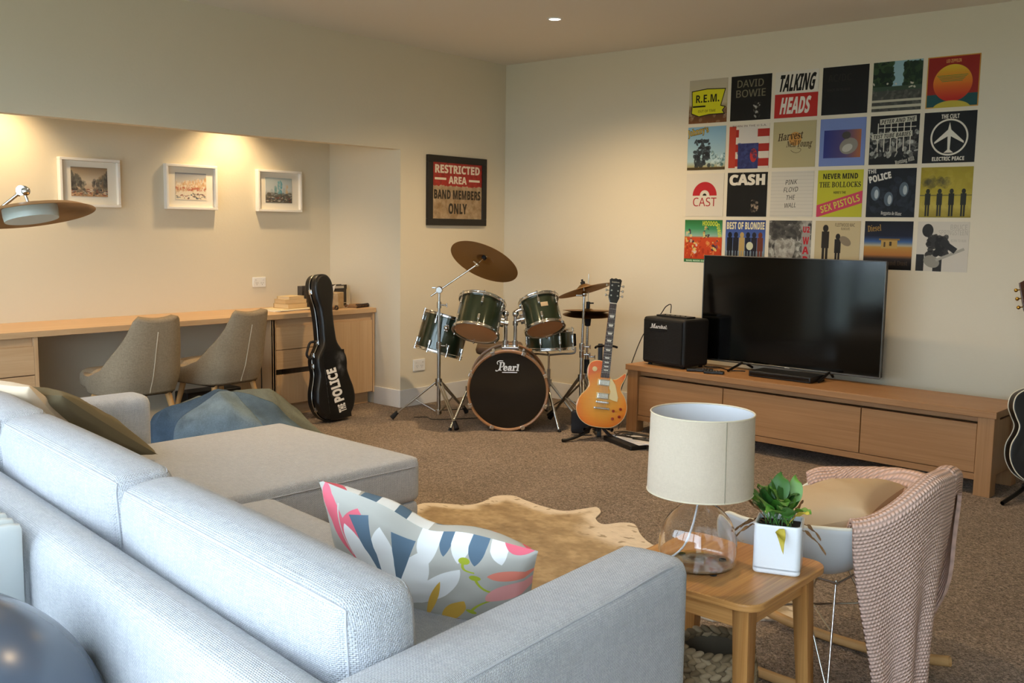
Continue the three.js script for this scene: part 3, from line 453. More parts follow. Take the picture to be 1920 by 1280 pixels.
{
  const p = kit(-0.488, -0.28), t = thing('cymbal_stand', 'chrome boom cymbal stand at the left side of the drum kit', 'cymbal stand', p, KA);
  tripod(t, 0.95, [[-0.324, -0.05], [0.142, 0.304], [0.176, -0.31]], 0.285);
  part(t, 'pole', bar(V(0, 0.5, 0), V(0, 0.93, 0), 0.0095), M.chrome);
  part(t, 'clamp', clampPart(0.545, 0.019), M.chrome); part(t, 'clamp', clampPart(0.83, 0.016), M.chrome);
  part(t, 'boom_tilter', merge([ball(0.026, 0, 0.935, 0), new THREE.CylinderGeometry(0.02, 0.02, 0.05, 16).rotateX(PI / 2).translate(0, 0.935, 0.01), box(0.03, 0.012, 0.01, -0.035, 0.95, 0.02, 0.003)]), M.chrome);
  part(t, 'boom_arm', bar(V(-0.06, 0.89, 0), V(0.262, 1.115, -0.01), 0.0065), M.chrome);
  part(t, 'cymbal_tilter', merge([ball(0.016, 0.262, 1.115, -0.01), bar(V(0.235, 1.14, 0), V(0.265, 1.115, -0.01), 0.008), bar(V(0.262, 1.115, -0.01), V(0.325, 1.18, -0.045), 0.004)]), M.chrome);
  part(t, 'felt', bar(V(0.302, 1.155, -0.033), V(0.314, 1.167, -0.04), 0.018), M.rubber);
  const c = thing('crash_cymbal', 'largest bronze cymbal tilted on the boom stand', 'cymbal', [p[0], 0, p[2]], KA);
  const m = new THREE.Matrix4().makeRotationFromEuler(new THREE.Euler(-0.50, 0, -0.40, 'ZXY')).setPosition(0.318, 1.152, -0.04);
  part(c, 'cymbal_plate', cymbalGeo(0.25, 0.06, 0.02).applyMatrix4(m), M.bronze);
  part(c, 'wing_nut', merge([cyl(0.012, 0.02, 0, 0.03, 0, 12), box(0.036, 0.012, 0.006, 0, 0.042, 0, 0.002)]).applyMatrix4(m), M.chrome);
}
{
  const p = kit(0.51, -0.22), t = thing('cymbal_stand', 'chrome straight cymbal stand right of the drum kit', 'cymbal stand', p, KA);
  tripod(t, 0.9, [[-0.20, -0.18], [0.15, -0.26], [0.02, 0.16]], 0.34);
  part(t, 'pole', bar(V(0, 0.5, 0), V(0.008, 0.93, 0), 0.009), M.chrome);
  part(t, 'clamp', clampPart(0.56, 0.02), M.chrome); part(t, 'clamp', clampPart(0.505, 0.018), M.chrome);
  part(t, 'tilter', merge([ball(0.02, 0.008, 0.925, 0), box(0.06, 0.014, 0.014, -0.02, 0.915, 0, 0.004), bar(V(0.008, 0.925, 0), V(-0.004, 1.01, 0), 0.0035)]), M.chrome);
  const c = thing('ride_cymbal', 'bronze cymbal tilted up to the right above the hi-hat', 'cymbal', p, KA);
  const m = new THREE.Matrix4().makeRotationFromEuler(new THREE.Euler(-0.2, 0, 0.27, 'ZXY')).setPosition(0.004, 0.972, 0);
  part(c, 'cymbal_plate', cymbalGeo(0.19, 0.055, 0.02).applyMatrix4(m), M.bronze);
  part(c, 'felt_nut', merge([cyl(0.016, 0.018, 0, 0.03, 0, 14), cyl(0.008, 0.02, 0, 0.045, 0, 10)]).applyMatrix4(m), M.rubber);
}
{
  const p = kit(0.558, -0.38), t = thing('hi_hat', 'chrome hi-hat stand with paired bronze cymbals behind the guitar', 'hi-hat', p, KA);
  tripod(t, 0.8, [[-0.25, -0.1], [0.22, -0.12], [0.04, 0.2]], 0.30);
  part(t, 'tube', bar(V(0, 0.4, 0), V(0, 0.72, 0), 0.0095), M.chrome); part(t, 'rod', bar(V(0, 0.7, 0), V(0, 1.055, 0), 0.003), M.chrome);
  part(t, 'clamp', clampPart(0.47, 0.018), M.chrome); part(t, 'grip', cyl(0.02, 0.1, 0, 0.40, 0, 14), M.rubber);
  part(t, 'lower_cup', lathe([[0.008, 0.685], [0.02, 0.69], [0.024, 0.735], [0.032, 0.748], [0.008, 0.75]], 20), M.rubber);
  part(t, 'bottom_cymbal', cymbalGeo(0.178, 0.055, 0.02).rotateX(PI - 0.05).translate(0, 0.772, 0), M.bronze); part(t, 'top_cymbal', cymbalGeo(0.178, 0.055, 0.03).rotateX(0.06).translate(0, 0.782, 0), M.bronze);
  part(t, 'clutch', merge([cyl(0.014, 0.05, 0, 0.835, 0, 14), box(0.04, 0.01, 0.008, 0.02, 0.85, 0, 0.002)]), M.black);
}
{
  const p = kit(0.293, -0.5), t = thing('snare_stand', 'chrome snare stand under the shallow snare drum', 'drum stand', p, KA);
  tripod(t, 0.6, [[-0.16, 0.1], [0.2, 0.08], [0.0, -0.22]], 0.26);
  part(t, 'tube', bar(V(0, 0.3, 0), V(0, 0.47, 0), 0.009), M.chrome);
  for (let i = 0; i < 3; i++) { const a = i * 2 * PI / 3 + 0.4; part(t, 'basket_arm', tube([[0, 0.46, 0], [0.1 * Math.cos(a), 0.475, 0.1 * Math.sin(a)], [0.172 * Math.cos(a), 0.482, 0.172 * Math.sin(a)], [0.197 * Math.cos(a), 0.492, 0.197 * Math.sin(a)], [0.2 * Math.cos(a), 0.53, 0.2 * Math.sin(a)]], 0.007, 24, 8), M.steel); }
}
{
  const t = thing('drum_throne', 'round brown drum stool behind the bass drum', 'stool', kit(-0.07, -0.92), KA);
  part(t, 'seat', soft(0.36, 0.07, 0.36, 0.034, {}).translate(0, 0.455, 0), mat(0x5a4532, 0.6)); tripod(t, 0.6, [[-0.2, 0.12], [0.2, 0.12], [0, -0.2]], 0.3);
}
single('cord', 'thin dark cord lying on the carpet by the boom stand feet', 'cord', tube([[0.36, 0.003, 1.37], [0.42, 0.003, 1.30], [0.5, 0.003, 1.33], [0.62, 0.003, 1.2], [0.72, 0.003, 1.0], [0.6, 0.003, 0.8], [0.4, 0.003, 0.9], [0.3, 0.003, 1.05]], 0.003, 80, 6), M.black);
// ---------------------------------------------------------------- electric guitar on its stand
{
  const base = [1.70, 0, 0.985], t = thing('electric_guitar', 'orange sunburst electric guitar standing on a black stand', 'electric guitar', base, KA);
  const pose = new THREE.Matrix4().makeTranslation(0.008, 0.085, 0.075).multiply(new THREE.Matrix4().makeRotationX(-0.14)).multiply(new THREE.Matrix4().makeRotationZ(-0.10)), g = (q) => q.applyMatrix4(pose);
  const body = [[0, 0], [0.075, 0.008], [0.13, 0.045], [0.160, 0.10], [0.162, 0.16], [0.140, 0.215], [0.112, 0.255], [0.113, 0.285], [0.128, 0.325], [0.136, 0.355], [0.128, 0.366], [0.105, 0.345], [0.072, 0.322], [0.042, 0.322], [0.028, 0.345], [0.02, 0.40], [-0.02, 0.428], [-0.062, 0.432], [-0.10, 0.415], [-0.117, 0.375], [-0.113, 0.325], [-0.099, 0.28], [-0.108, 0.24], [-0.14, 0.2], [-0.163, 0.15], [-0.160, 0.09], [-0.13, 0.04], [-0.075, 0.008]];
  const S = 0.5, burst = canvasTex(512, 512, (x, w, h) => {   // dyed maple: amber in the middle, orange red to the edge
    const gr = x.createRadialGradient(w * 0.5, h * 0.34, w * 0.03, w * 0.5, h * 0.36, w * 0.40);
    gr.addColorStop(0, '#e0a438'); gr.addColorStop(0.55, '#df9428'); gr.addColorStop(0.85, '#dc7a1c'); gr.addColorStop(1, '#d4601a'); x.fillStyle = gr; x.fillRect(0, 0, w, h);
    const r = rng(3); for (let i = 0; i < 260; i++) { x.globalAlpha = 0.06; x.fillStyle = r() > 0.5 ? '#8a4a10' : '#ffd070'; x.fillRect(r() * w, r() * h, 30 + r() * 80, 1 + r() * 2); } x.globalAlpha = 1;
  }); burst.flipY = false;
  const bg = slab(body, 0.05, 0.006); { const p = bg.attributes.position, uv = bg.attributes.uv; for (let i = 0; i < p.count; i++) uv.setXY(i, p.getX(i) / S + 0.5, p.getY(i) / S + 0.0 + 0.0); }
  part(t, 'body', g(bg), mat(0xffffff, 0.18, 0, { map: burst, clearcoat: 1, clearcoatRoughness: 0.05 }), 'orange sunburst body');
  const ring = new THREE.CatmullRomCurve3(body.map(([x, y]) => V(x * 0.995, y * 0.995 + 0.001, 0.047)), true, 'centripetal'); part(t, 'binding', g(new THREE.TubeGeometry(ring, 180, 0.0024, 6, true)), mat(0xd9c48f, 0.4));
  const nk = 0.06; // neck: tapered, from y = 0.335 to 0.80 (nut)
  const taper = (y0, y1, w0, w1, d, z) => slab([[-w0 / 2, y0], [w0 / 2, y0], [w1 / 2, y1], [-w1 / 2, y1]], d, 0.002, false).translate(0, 0, z);
  part(t, 'neck', g(taper(0.34, 0.81, 0.056, 0.044, 0.024, 0.028)), mat(0x6b2f14, 0.3));
  const fb = part(t, 'fretboard', g(taper(0.325, 0.81, 0.057, 0.044, 0.007, 0.052)), mat(0x2a1710, 0.5));
  const pearl = mat(0xd9d6c8, 0.25), wireM = M.chrome;
  for (let i = 1; i <= 22; i++) { const y = 0.81 - 0.628 * (1 - Math.pow(2, -i / 12)), w = lerp(0.044, 0.057, (0.81 - y) / 0.485); part(fb, 'fret', g(box(w, 0.0018, 0.0015, 0, y, 0.0595, 0.0006)), wireM); }
  for (const i of [3, 5, 7, 9, 12, 15, 17, 19, 21]) { const y = (0.81 - 0.628 * (1 - Math.pow(2, -i / 12)) + 0.81 - 0.628 * (1 - Math.pow(2, -(i - 1) / 12))) / 2, h = 0.628 * (Math.pow(2, -(i - 1) / 12) - Math.pow(2, -i / 12)) * 0.55; part(fb, 'inlay', g(slab([[-0.012, y - h / 2], [0.012, y - h / 2], [0.016, y + h / 2], [-0.016, y + h / 2]], 0.001, 0, false).translate(0, 0, 0.0588)), pearl); }
  part(t, 'nut', g(box(0.044, 0.005, 0.005, 0, 0.812, 0.058, 0.001)), pearl);
  const hs = [[-0.022, 0.812], [0.022, 0.812], [0.036, 0.85], [0.034, 0.885], [0.037, 0.935], [0.040, 0.965], [0.028, 0.975], [0.014, 0.972], [0, 0.978], [-0.014, 0.972], [-0.028, 0.975], [-0.040, 0.965], [-0.037, 0.935], [-0.034, 0.885], [-0.036, 0.85]];
  const head = part(t, 'headstock', g(slab(hs, 0.016, 0.003, false).translate(0, 0, 0.036)), mat(0x120b08, 0.25, 0, { clearcoat: 0.8 }));
  part(head, 'head_logo', g(new THREE.BoxGeometry(0.05, 0.014, 0.001).translate(0, 0.951, 0.0525)), mat(0xffffff, 0.3, 0, { map: canvasTex(256, 72, (x, w, h) => { x.fillStyle = '#120b08'; x.fillRect(0, 0, w, h); x.fillStyle = '#cfc6ae'; x.font = 'italic bold 56px serif'; x.textAlign = 'center'; x.textBaseline = 'middle'; x.fillText('Epiphone', w / 2, h / 2); }) }));
  for (const s of [-1, 1]) for (let i = 0; i < 3; i++) { const y = 0.862 + i * 0.033; part(head, 'tuner', g(merge([cyl(0.0055, 0.012, s * 0.021, 0, 0, 10).rotateX(PI / 2).translate(0, y, 0.056), bar(V(s * 0.035, y, 0.044), V(s * 0.05, y, 0.044), 0.003), box(0.012, 0.016, 0.008, s * 0.054, y, 0.044, 0.004)])), M.chrome); }
  for (const y of [0.205, 0.292]) { part(t, 'pickup', g(box(0.072, 0.036, 0.012, 0.0, y, 0.056, 0.004)), M.chrome); part(t, 'pickup_ring', g(box(0.088, 0.042, 0.006, 0.0, y, 0.052, 0.003)), mat(0xd6c48e, 0.4)); part(t, 'pole_screws', g(merge(Array.from({ length: 6 }, (_, i) => cyl(0.0025, 0.003, -0.025 + i * 0.01, 0, 0, 8).rotateX(PI / 2).translate(0, y - 0.01, 0.0625)))), M.steel); }
  part(t, 'bridge', g(merge([box(0.085, 0.014, 0.014, 0, 0.165, 0.058, 0.004), ...Array.from({ length: 6 }, (_, i) => box(0.007, 0.01, 0.006, -0.025 + i * 0.01, 0.165, 0.066, 0.002))])), M.chrome);
  part(t, 'tailpiece', g(merge([box(0.1, 0.014, 0.012, 0, 0.125, 0.062, 0.005), cyl(0.008, 0.016, -0.045, 0, 0, 12).rotateX(PI / 2).translate(0, 0.125, 0.056), cyl(0.008, 0.016, 0.045, 0, 0, 12).rotateX(PI / 2).translate(0, 0.125, 0.056)])), M.chrome);
  part(t, 'pickguard', g(slab([[0.034, 0.322], [0.047, 0.318], [0.072, 0.285], [0.098, 0.205], [0.096, 0.178], [0.07, 0.182], [0.042, 0.19], [0.044, 0.24], [0.034, 0.26]], 0.003, 0.0008, false).translate(0, 0, 0.0575)), mat(0xe2d29c, 0.35));
  for (const [x, y] of [[0.078, 0.115], [0.123, 0.132], [0.078, 0.065], [0.12, 0.082]]) part(t, 'knob', g(new THREE.CylinderGeometry(0.0085, 0.0105, 0.014, 18).rotateX(PI / 2).translate(x, y, 0.057)), mat(0x8c1d08, 0.2, 0, { clearcoat: 0.8 }));
  part(t, 'toggle_switch', g(merge([new THREE.CylinderGeometry(0.016, 0.016, 0.002, 20).rotateX(PI / 2).translate(-0.072, 0.375, 0.0515), new THREE.CylinderGeometry(0.0035, 0.0045, 0.018, 8).rotateX(PI / 2).translate(-0.072, 0.375, 0.06)])), mat(0xd8c48c, 0.35));
  part(t, 'strings', g(merge(Array.from({ length: 6 }, (_, i) => bar(V(-0.025 + i * 0.01, 0.13, 0.069), V(-0.0175 + i * 0.007, 0.812, 0.062), 0.0005, 0.0004, 5)))), M.steel);
  // stand
  const s = thing('guitar_stand', 'black folding floor stand holding the electric guitar', 'guitar stand', base, KA);
  const bk = M.black;
  part(s, 'upright', merge([box(0.03, 0.62, 0.02, 0.0, 0.31, 0, 0.004).rotateX(-0.11).translate(0.02, 0.0, -0.012), cyl(0.018, 0.1, 0.005, 0.09, -0.01, 14)]), bk);
  part(s, 'yoke', tube([[-0.02, 0.60, 0.015], [-0.005, 0.603, -0.03], [0.05, 0.606, -0.05], [0.098, 0.606, -0.03], [0.118, 0.606, 0.03]], 0.008, 30, 8), M.rubber);
  part(s, 'cradle', merge([tube([[-0.09, 0.085, 0.15], [-0.09, 0.07, 0.12], [-0.085, 0.066, 0.06], [0, 0.075, 0.0], [0.085, 0.066, 0.06], [0.09, 0.07, 0.12], [0.09, 0.085, 0.15]], 0.009, 50, 8)]), M.rubber);
  part(s, 'leg', tube([[0, 0.12, 0], [-0.08, 0.05, 0.08], [-0.2, 0.014, 0.16], [-0.235, 0.012, 0.17]], 0.011, 24, 8), bk);
  part(s, 'leg', tube([[0, 0.12, 0], [0.06, 0.05, 0.07], [0.12, 0.014, 0.14], [0.14, 0.012, 0.16]], 0.011, 24, 8), bk);
  part(s, 'leg', tube([[0, 0.12, 0], [0, 0.05, -0.1], [0, 0.014, -0.2]], 0.011, 20, 8), bk);
  part(s, 'gig_pad', soft(0.13, 0.16, 0.05, 0.02).translate(-0.1, 0.09, -0.06), M.rubber);
}
// ---------------------------------------------------------------- television console and what stands on it
const CA = -0.045, CT = 0.46, con = (x, z) => [1.70 + x * Math.cos(CA) + z * Math.sin(CA), 0, 0.665 - x * Math.sin(CA) + z * Math.cos(CA)];   // origin at the front left corner, z towards the room
{
  const t = thing('tv_console', 'long low oak television console with three drawers', 'tv console', con(0, 0), CA), L = 2.387, D = 0.46, k = M.console;
  part(t, 'top', box(L, 0.038, D, L / 2, CT - 0.019, -D / 2, 0.003), k);
  for (const [x, z] of [[0.053, -0.055], [L - 0.053, -0.055], [0.053, -D + 0.055], [L - 0.053, -D + 0.055]]) part(t, 'leg', box(0.085, CT - 0.038, 0.085, x, (CT - 0.038) / 2, z, 0.003, 'y'), k);
  for (const x of [0.04, L - 0.04]) part(t, 'side_panel', box(0.02, 0.30, D - 0.19, x, 0.245, -D / 2, 0.002), k);
  part(t, 'bottom_rail', box(L - 0.19, 0.035, 0.04, L / 2, 0.098, -0.045, 0.002), k);
  part(t, 'top_rail', box(L - 0.19, 0.032, 0.02, L / 2, 0.405, -0.06, 0.002), k);
  part(t, 'carcass', merge([box(L - 0.19, 0.02, D - 0.12, L / 2, 0.105, -D / 2 - 0.01, 0.002), box(L - 0.19, 0.31, 0.012, L / 2, 0.26, -D + 0.05, 0.002)]), k);
  const xs = [0.097, 0.752, 1.656, L - 0.097];
  for (let i = 0; i < 3; i++) part(t, 'drawer', box(xs[i + 1] - xs[i] - 0.006, 0.262, 0.02, (xs[i] + xs[i + 1]) / 2, 0.250, -0.034, 0.002, 'x'), k);
}
{
  const a = [2.08, 0.318], b = [3.318, 0.343], w = Math.hypot(b[0] - a[0], b[1] - a[1]), turn = -Math.atan2(b[1] - a[1], b[0] - a[0]);
  const t = thing('television', 'large black flat television standing on the oak console', 'television', [(a[0] + b[0]) / 2, CT, (a[1] + b[1]) / 2], turn), h = 0.708, y0 = 0.04;
  part(t, 'back_case', box(w - 0.01, h - 0.01, 0.035, 0, y0 + h / 2, -0.026, 0.006), mat(0x0a0a0a, 0.5));
  const bz = mat(0x5e5c58, 0.3, 0.9), f = 0.006;
  part(t, 'bezel', merge([box(w, f, 0.012, 0, y0 + h - f / 2, 0, 0.002), box(f, h - 2 * f, 0.012, -w / 2 + f / 2, y0 + h / 2, 0, 0.002), box(f, h - 2 * f, 0.012, w / 2 - f / 2, y0 + h / 2, 0, 0.002), box(w, 0.012, 0.014, 0, y0 + 0.006, 0, 0.003)]), bz);
  part(t, 'screen', box(w - 2 * f, h - 0.018, 0.006, 0, y0 + 0.003 + h / 2, 0.0, 0.0005), mat(0x040505, 0.09, 0, { specularIntensity: 0.9 }), 'dark glossy screen');
  part(t, 'brand_mark', box(0.035, 0.005, 0.0006, 0.02, y0 + 0.0065, 0.0073, 0.0002), mat(0xbcbcb8, 0.4));
  for (const s of [-1, 1]) part(t, 'foot', merge([bar(V(s * 0.30, 0.05, -0.01), V(s * 0.31, 0.008, 0.17), 0.008), bar(V(s * 0.30, 0.05, -0.01), V(s * 0.28, 0.008, -0.10), 0.008), box(0.05, 0.02, 0.04, s * 0.30, 0.045, -0.015, 0.004)]), M.black);
  const d = thing('set_top_box', 'slim black media box on the console under the television', 'electronics', con(1.07, -0.24).map((v, i) => (i === 1 ? CT : v)), CA);
  part(d, 'case', box(0.42, 0.035, 0.19, 0, 0.0205, 0, 0.003), M.black); part(d, 'front_panel', box(0.40, 0.02, 0.002, 0, 0.02, 0.0955, 0.0006), mat(0x060606, 0.15));
  for (const s of [-1, 1]) part(d, 'foot', box(0.03, 0.003, 0.15, s * 0.17, 0.0015, 0, 0.0006), M.rubber);
}
{
  const A = V(1.771, 0, 0.600), B = V(2.144, 0, 0.660), w = 0.37, turn = -Math.atan2(B.z - A.z, B.x - A.x) - 0.02, h = 0.315, d = 0.25;
  const t = thing('guitar_amplifier', 'black guitar amplifier with white script on the left console end', 'amplifier', [1.766, CT, 0.575], turn);
  part(t, 'cabinet', box(w, h, d, w / 2, 0.012 + h / 2, -d / 2 - 0.012, 0.018), M.tolex);
  part(t, 'grille', box(w - 0.03, h - 0.035, 0.014, w / 2, 0.012 + h / 2, -0.008, 0.004), mat(0x0a0a0b, 0.9, 0, { bumpMap: dataTex(256, 256, (u, v) => Math.abs(Math.sin(u * 120)) * Math.abs(Math.sin(v * 120)), false, 0.2, 0.2), bumpScale: 0.001 }));
  part(t, 'control_panel', box(w - 0.1, 0.016, 0.09, w / 2, h + 0.016, -0.13, 0.003), M.black);
  for (let i = 0; i < 5; i++) part(t, 'knob', cyl(0.006, 0.005, 0.1 + i * 0.045, h + 0.0255, -0.12, 12), M.rubber);
  for (const [x, z] of [[0.04, -0.05], [w - 0.04, -0.05], [0.04, -d + 0.02], [w - 0.04, -d + 0.02]]) part(t, 'foot', cyl(0.014, 0.013, x, 0.0065, z, 14), M.rubber);
  part(t, 'name_plate', new THREE.BoxGeometry(0.155, 0.048, 0.0015).translate(0.15, h - 0.05, 0.0003), mat(0xffffff, 0.5, 0, { map: canvasTex(512, 158, (x, W, H) => { x.fillStyle = '#0b0b0c'; x.fillRect(0, 0, W, H); x.fillStyle = x.strokeStyle = '#e8e6e0'; x.save(); x.translate(26, 116); x.rotate(-0.03); x.transform(1, 0, -0.28, 1, 0, 0); x.font = 'bold 138px serif'; x.fillText('M', 0, 0); x.font = 'bold 104px serif'; x.fillText('arshall', 130, 0); x.restore(); x.lineWidth = 8; x.beginPath(); x.moveTo(14, 108); x.quadraticCurveTo(30, 130, 60, 96); x.stroke(); }) }), 'white script lettering');
  single('instrument_cable', 'black cable plugged into the amplifier top and hanging to the floor', 'cable', tube([[1.93, CT + 0.352, 0.48], [1.925, CT + 0.41, 0.47], [1.88, CT + 0.395, 0.455], [1.80, CT + 0.33, 0.40], [1.69, CT + 0.2, 0.42], [1.675, CT - 0.05, 0.58], [1.685, 0.25, 0.70], [1.70, 0.06, 0.72], [1.75, 0.035, 0.80]], 0.0035, 120, 6), mat(0x14100f, 0.5));
  single('speaker_cable', 'black cords lying on the console between amplifier and television', 'cable', tube([[2.105, CT + 0.06, 0.40], [2.13, CT + 0.01, 0.36], [2.17, CT + 0.004, 0.40], [2.25, CT + 0.004, 0.37], [2.36, CT + 0.004, 0.43], [2.46, CT + 0.004, 0.40]], 0.0035, 60, 6), M.black);
}
for (const [x, z, turn, label, l] of [[0.545, -0.075, -1.12, 'long black remote control beside the amplifier', 0.17], [0.66, -0.06, -1.2, 'shorter black remote control nearer the television', 0.13]]) {
  const p = con(x, z), t = thing('remote_control', label, 'remote', [p[0], CT, p[2]], turn, 'remotes on the console');
  part(t, 'body', box(0.045, 0.02, l, 0, 0.01, 0, 0.007), mat(0x111112, 0.4)); part(t, 'buttons', merge(Array.from({ length: 15 }, (_, i) => box(0.007, 0.003, 0.007, -0.012 + (i % 3) * 0.012, 0.0205, -l / 2 + 0.03 + Math.floor(i / 3) * 0.018, 0.001))), mat(0x4a4a4c, 0.5));
}
// power strip, papers and cables on the floor by the guitar
{
  const p = [1.97, 0, 1.02];
  const t = thing('pedal_board', 'flat black pedal on the carpet beside the electric guitar stand', 'guitar pedal', p, -0.42);
  part(t, 'case', box(0.34, 0.03, 0.12, 0, 0.015, 0.02, 0.008), M.black); part(t, 'foot_switch', cyl(0.012, 0.012, -0.1, 0.036, 0.02, 12), M.chrome);
  const q = thing('paper_sheets', 'white sheets lying under tangled black cables on the floor', 'papers', [1.99, 0.0, 0.975], -0.42);
  part(q, 'paper_sheet', box(0.34, 0.003, 0.16, 0.02, 0.0345, 0.0, 0.0005), mat(0xd8d6d8, 0.8)); part(q, 'paper_sheet', box(0.2, 0.003, 0.14, 0.12, 0.0385, 0.0, 0.0005).rotateY(0.2), mat(0xdedce0, 0.8));
  const r = rng(12);
  for (let k = 0; k < 3; k++) single('cable_coil', ['black cable coil tangled over the floor papers, topmost loop', 'black cable loop on the floor nearest the console', 'black cable loop trailing towards the lamp on the carpet'][k], 'cable', tube(Array.from({ length: 15 }, (_, i) => { const a = i * 0.95 + k, R = 0.06 + 0.05 * r(); return V(1.96 + 0.06 * k + Math.cos(a) * R * 1.5 + i * 0.003, 0.046 + 0.006 * k + 0.008 * r(), 0.95 + k * 0.035 + Math.sin(a) * R * 0.8); }), 0.0028, 180, 6), M.black, [0, 0, 0], 0, 'tangled cables');
  const b = thing('dark_bag', 'dark soft bag pushed under the left end of the console', 'bag', [2.1, 0, 0.52], 0.1);
  part(b, 'sack', soft(0.42, 0.075, 0.22, 0.03, { by: 0.005, wob: 0.02 }).translate(0, 0.038, 0), mat(0x1c1e1c, 0.85)); part(b, 'strap', tube([[-0.15, 0.06, 0.11], [-0.05, 0.035, 0.125], [0.08, 0.06, 0.113]], 0.005, 20, 6), M.black);
}
// acoustic guitar at the right edge
{
  const base = [4.285, 0, 0.60], t = thing('acoustic_guitar', 'dark acoustic guitar with cream edge and gold tuners at the right edge', 'acoustic guitar', base, KA - 0.2);
  const pose = new THREE.Matrix4().makeTranslation(0.03, 0.11, 0.06).multiply(new THREE.Matrix4().makeRotationX(-0.14)).multiply(new THREE.Matrix4().makeRotationZ(0.16)), g = (q) => q.applyMatrix4(pose);
  const h = [[0, 0], [0.1, 0.008], [0.17, 0.06], [0.198, 0.14], [0.185, 0.215], [0.145, 0.275], [0.132, 0.31], [0.142, 0.36], [0.148, 0.41], [0.125, 0.465], [0.07, 0.492]], out = [...h, [0, 0.495], ...h.slice(1).reverse().map(([x, y]) => [-x, y])];
  part(t, 'body', g(slab(out, 0.1, 0.006).translate(0, 0, -0.05)), mat(0x0d0b0a, 0.4));
  for (const z of [0.046, -0.046]) part(t, 'binding', g(new THREE.TubeGeometry(new THREE.CatmullRomCurve3(out.map(([x, y]) => V(x * 1.0, y, z)), true, 'centripetal'), 160, 0.0035, 6, true)), mat(0xe0d6bc, 0.4));
  part(t, 'sound_hole', g(merge([new THREE.CylinderGeometry(0.05, 0.05, 0.001, 36).rotateX(PI / 2).translate(0, 0.33, 0.0506)])), mat(0x050404, 0.9)); part(t, 'rosette', g(new THREE.TorusGeometry(0.056, 0.004, 6, 40).scale(1, 1, 0.3).translate(0, 0.33, 0.0506)), mat(0xcdbd95, 0.4));
  part(t, 'bridge', g(box(0.15, 0.03, 0.01, 0, 0.16, 0.055, 0.003)), mat(0x2a1810, 0.5));
  part(t, 'pickguard', g(slab([[0.03, 0.28], [0.08, 0.32], [0.1, 0.26], [0.09, 0.2], [0.05, 0.22]], 0.002, 0.0006).translate(0, 0, 0.0505)), mat(0xc9b98c, 0.3));
  part(t, 'neck', g(slab([[-0.028, 0.42], [0.028, 0.42], [0.022, 0.86], [-0.022, 0.86]], 0.03, 0.005, false).translate(0, 0, 0.025)), mat(0x2a1810, 0.4)); 
  const head = part(t, 'headstock', g(slab([[-0.022, 0.86], [0.022, 0.86], [0.035, 0.9], [0.037, 1.04], [0.012, 1.05], [0, 1.04], [-0.012, 1.05], [-0.037, 1.04], [-0.035, 0.9]], 0.016, 0.002, false).translate(0, 0, 0.032)), mat(0x4a2010, 0.3, 0, { clearcoat: 0.6 }));
  for (const s of [-1, 1]) for (let i = 0; i < 3; i++) part(head, 'tuner', g(merge([bar(V(s * 0.034, 0.915 + i * 0.045, 0.04), V(s * 0.05, 0.915 + i * 0.045, 0.04), 0.003), ball(0.01, s * 0.056, 0.915 + i * 0.045, 0.04, 10, 8), cyl(0.005, 0.012, s * 0.02, 0, 0, 10).rotateX(PI / 2).translate(0, 0.915 + i * 0.045, 0.053)])), mat(0xb9903c, 0.25, 1));
  part(t, 'strings', g(merge(Array.from({ length: 6 }, (_, i) => bar(V(-0.026 + i * 0.0105, 0.16, 0.062), V(-0.018 + i * 0.007, 0.86, 0.058), 0.0006, 0.0005, 5)))), mat(0xb08a4a, 0.3, 1));
  const s = thing('guitar_stand', 'black floor stand under the dark acoustic guitar', 'guitar stand', base, KA - 0.2);
  part(s, 'upright', box(0.024, 0.6, 0.018, 0, 0.3, 0, 0.004).rotateX(-0.14).translate(0, 0, -0.10), M.black); part(s, 'cradle', tube([[-0.1, 0.11, 0.15], [-0.1, 0.09, 0.09], [-0.09, 0.075, 0.0], [0, 0.08, -0.09], [0.09, 0.075, 0.0], [0.1, 0.09, 0.09], [0.1, 0.11, 0.15]], 0.009, 50, 8), M.rubber);
  for (const q of [[-0.235, 0.17], [0.2, 0.15], [0, -0.2]]) part(s, 'leg', tube([[0, 0.13, -0.09], [q[0] * 0.4, 0.06, -0.09 + (q[1] + 0.09) * 0.4], [q[0], 0.012, q[1]]], 0.011, 20, 8), M.black);
}
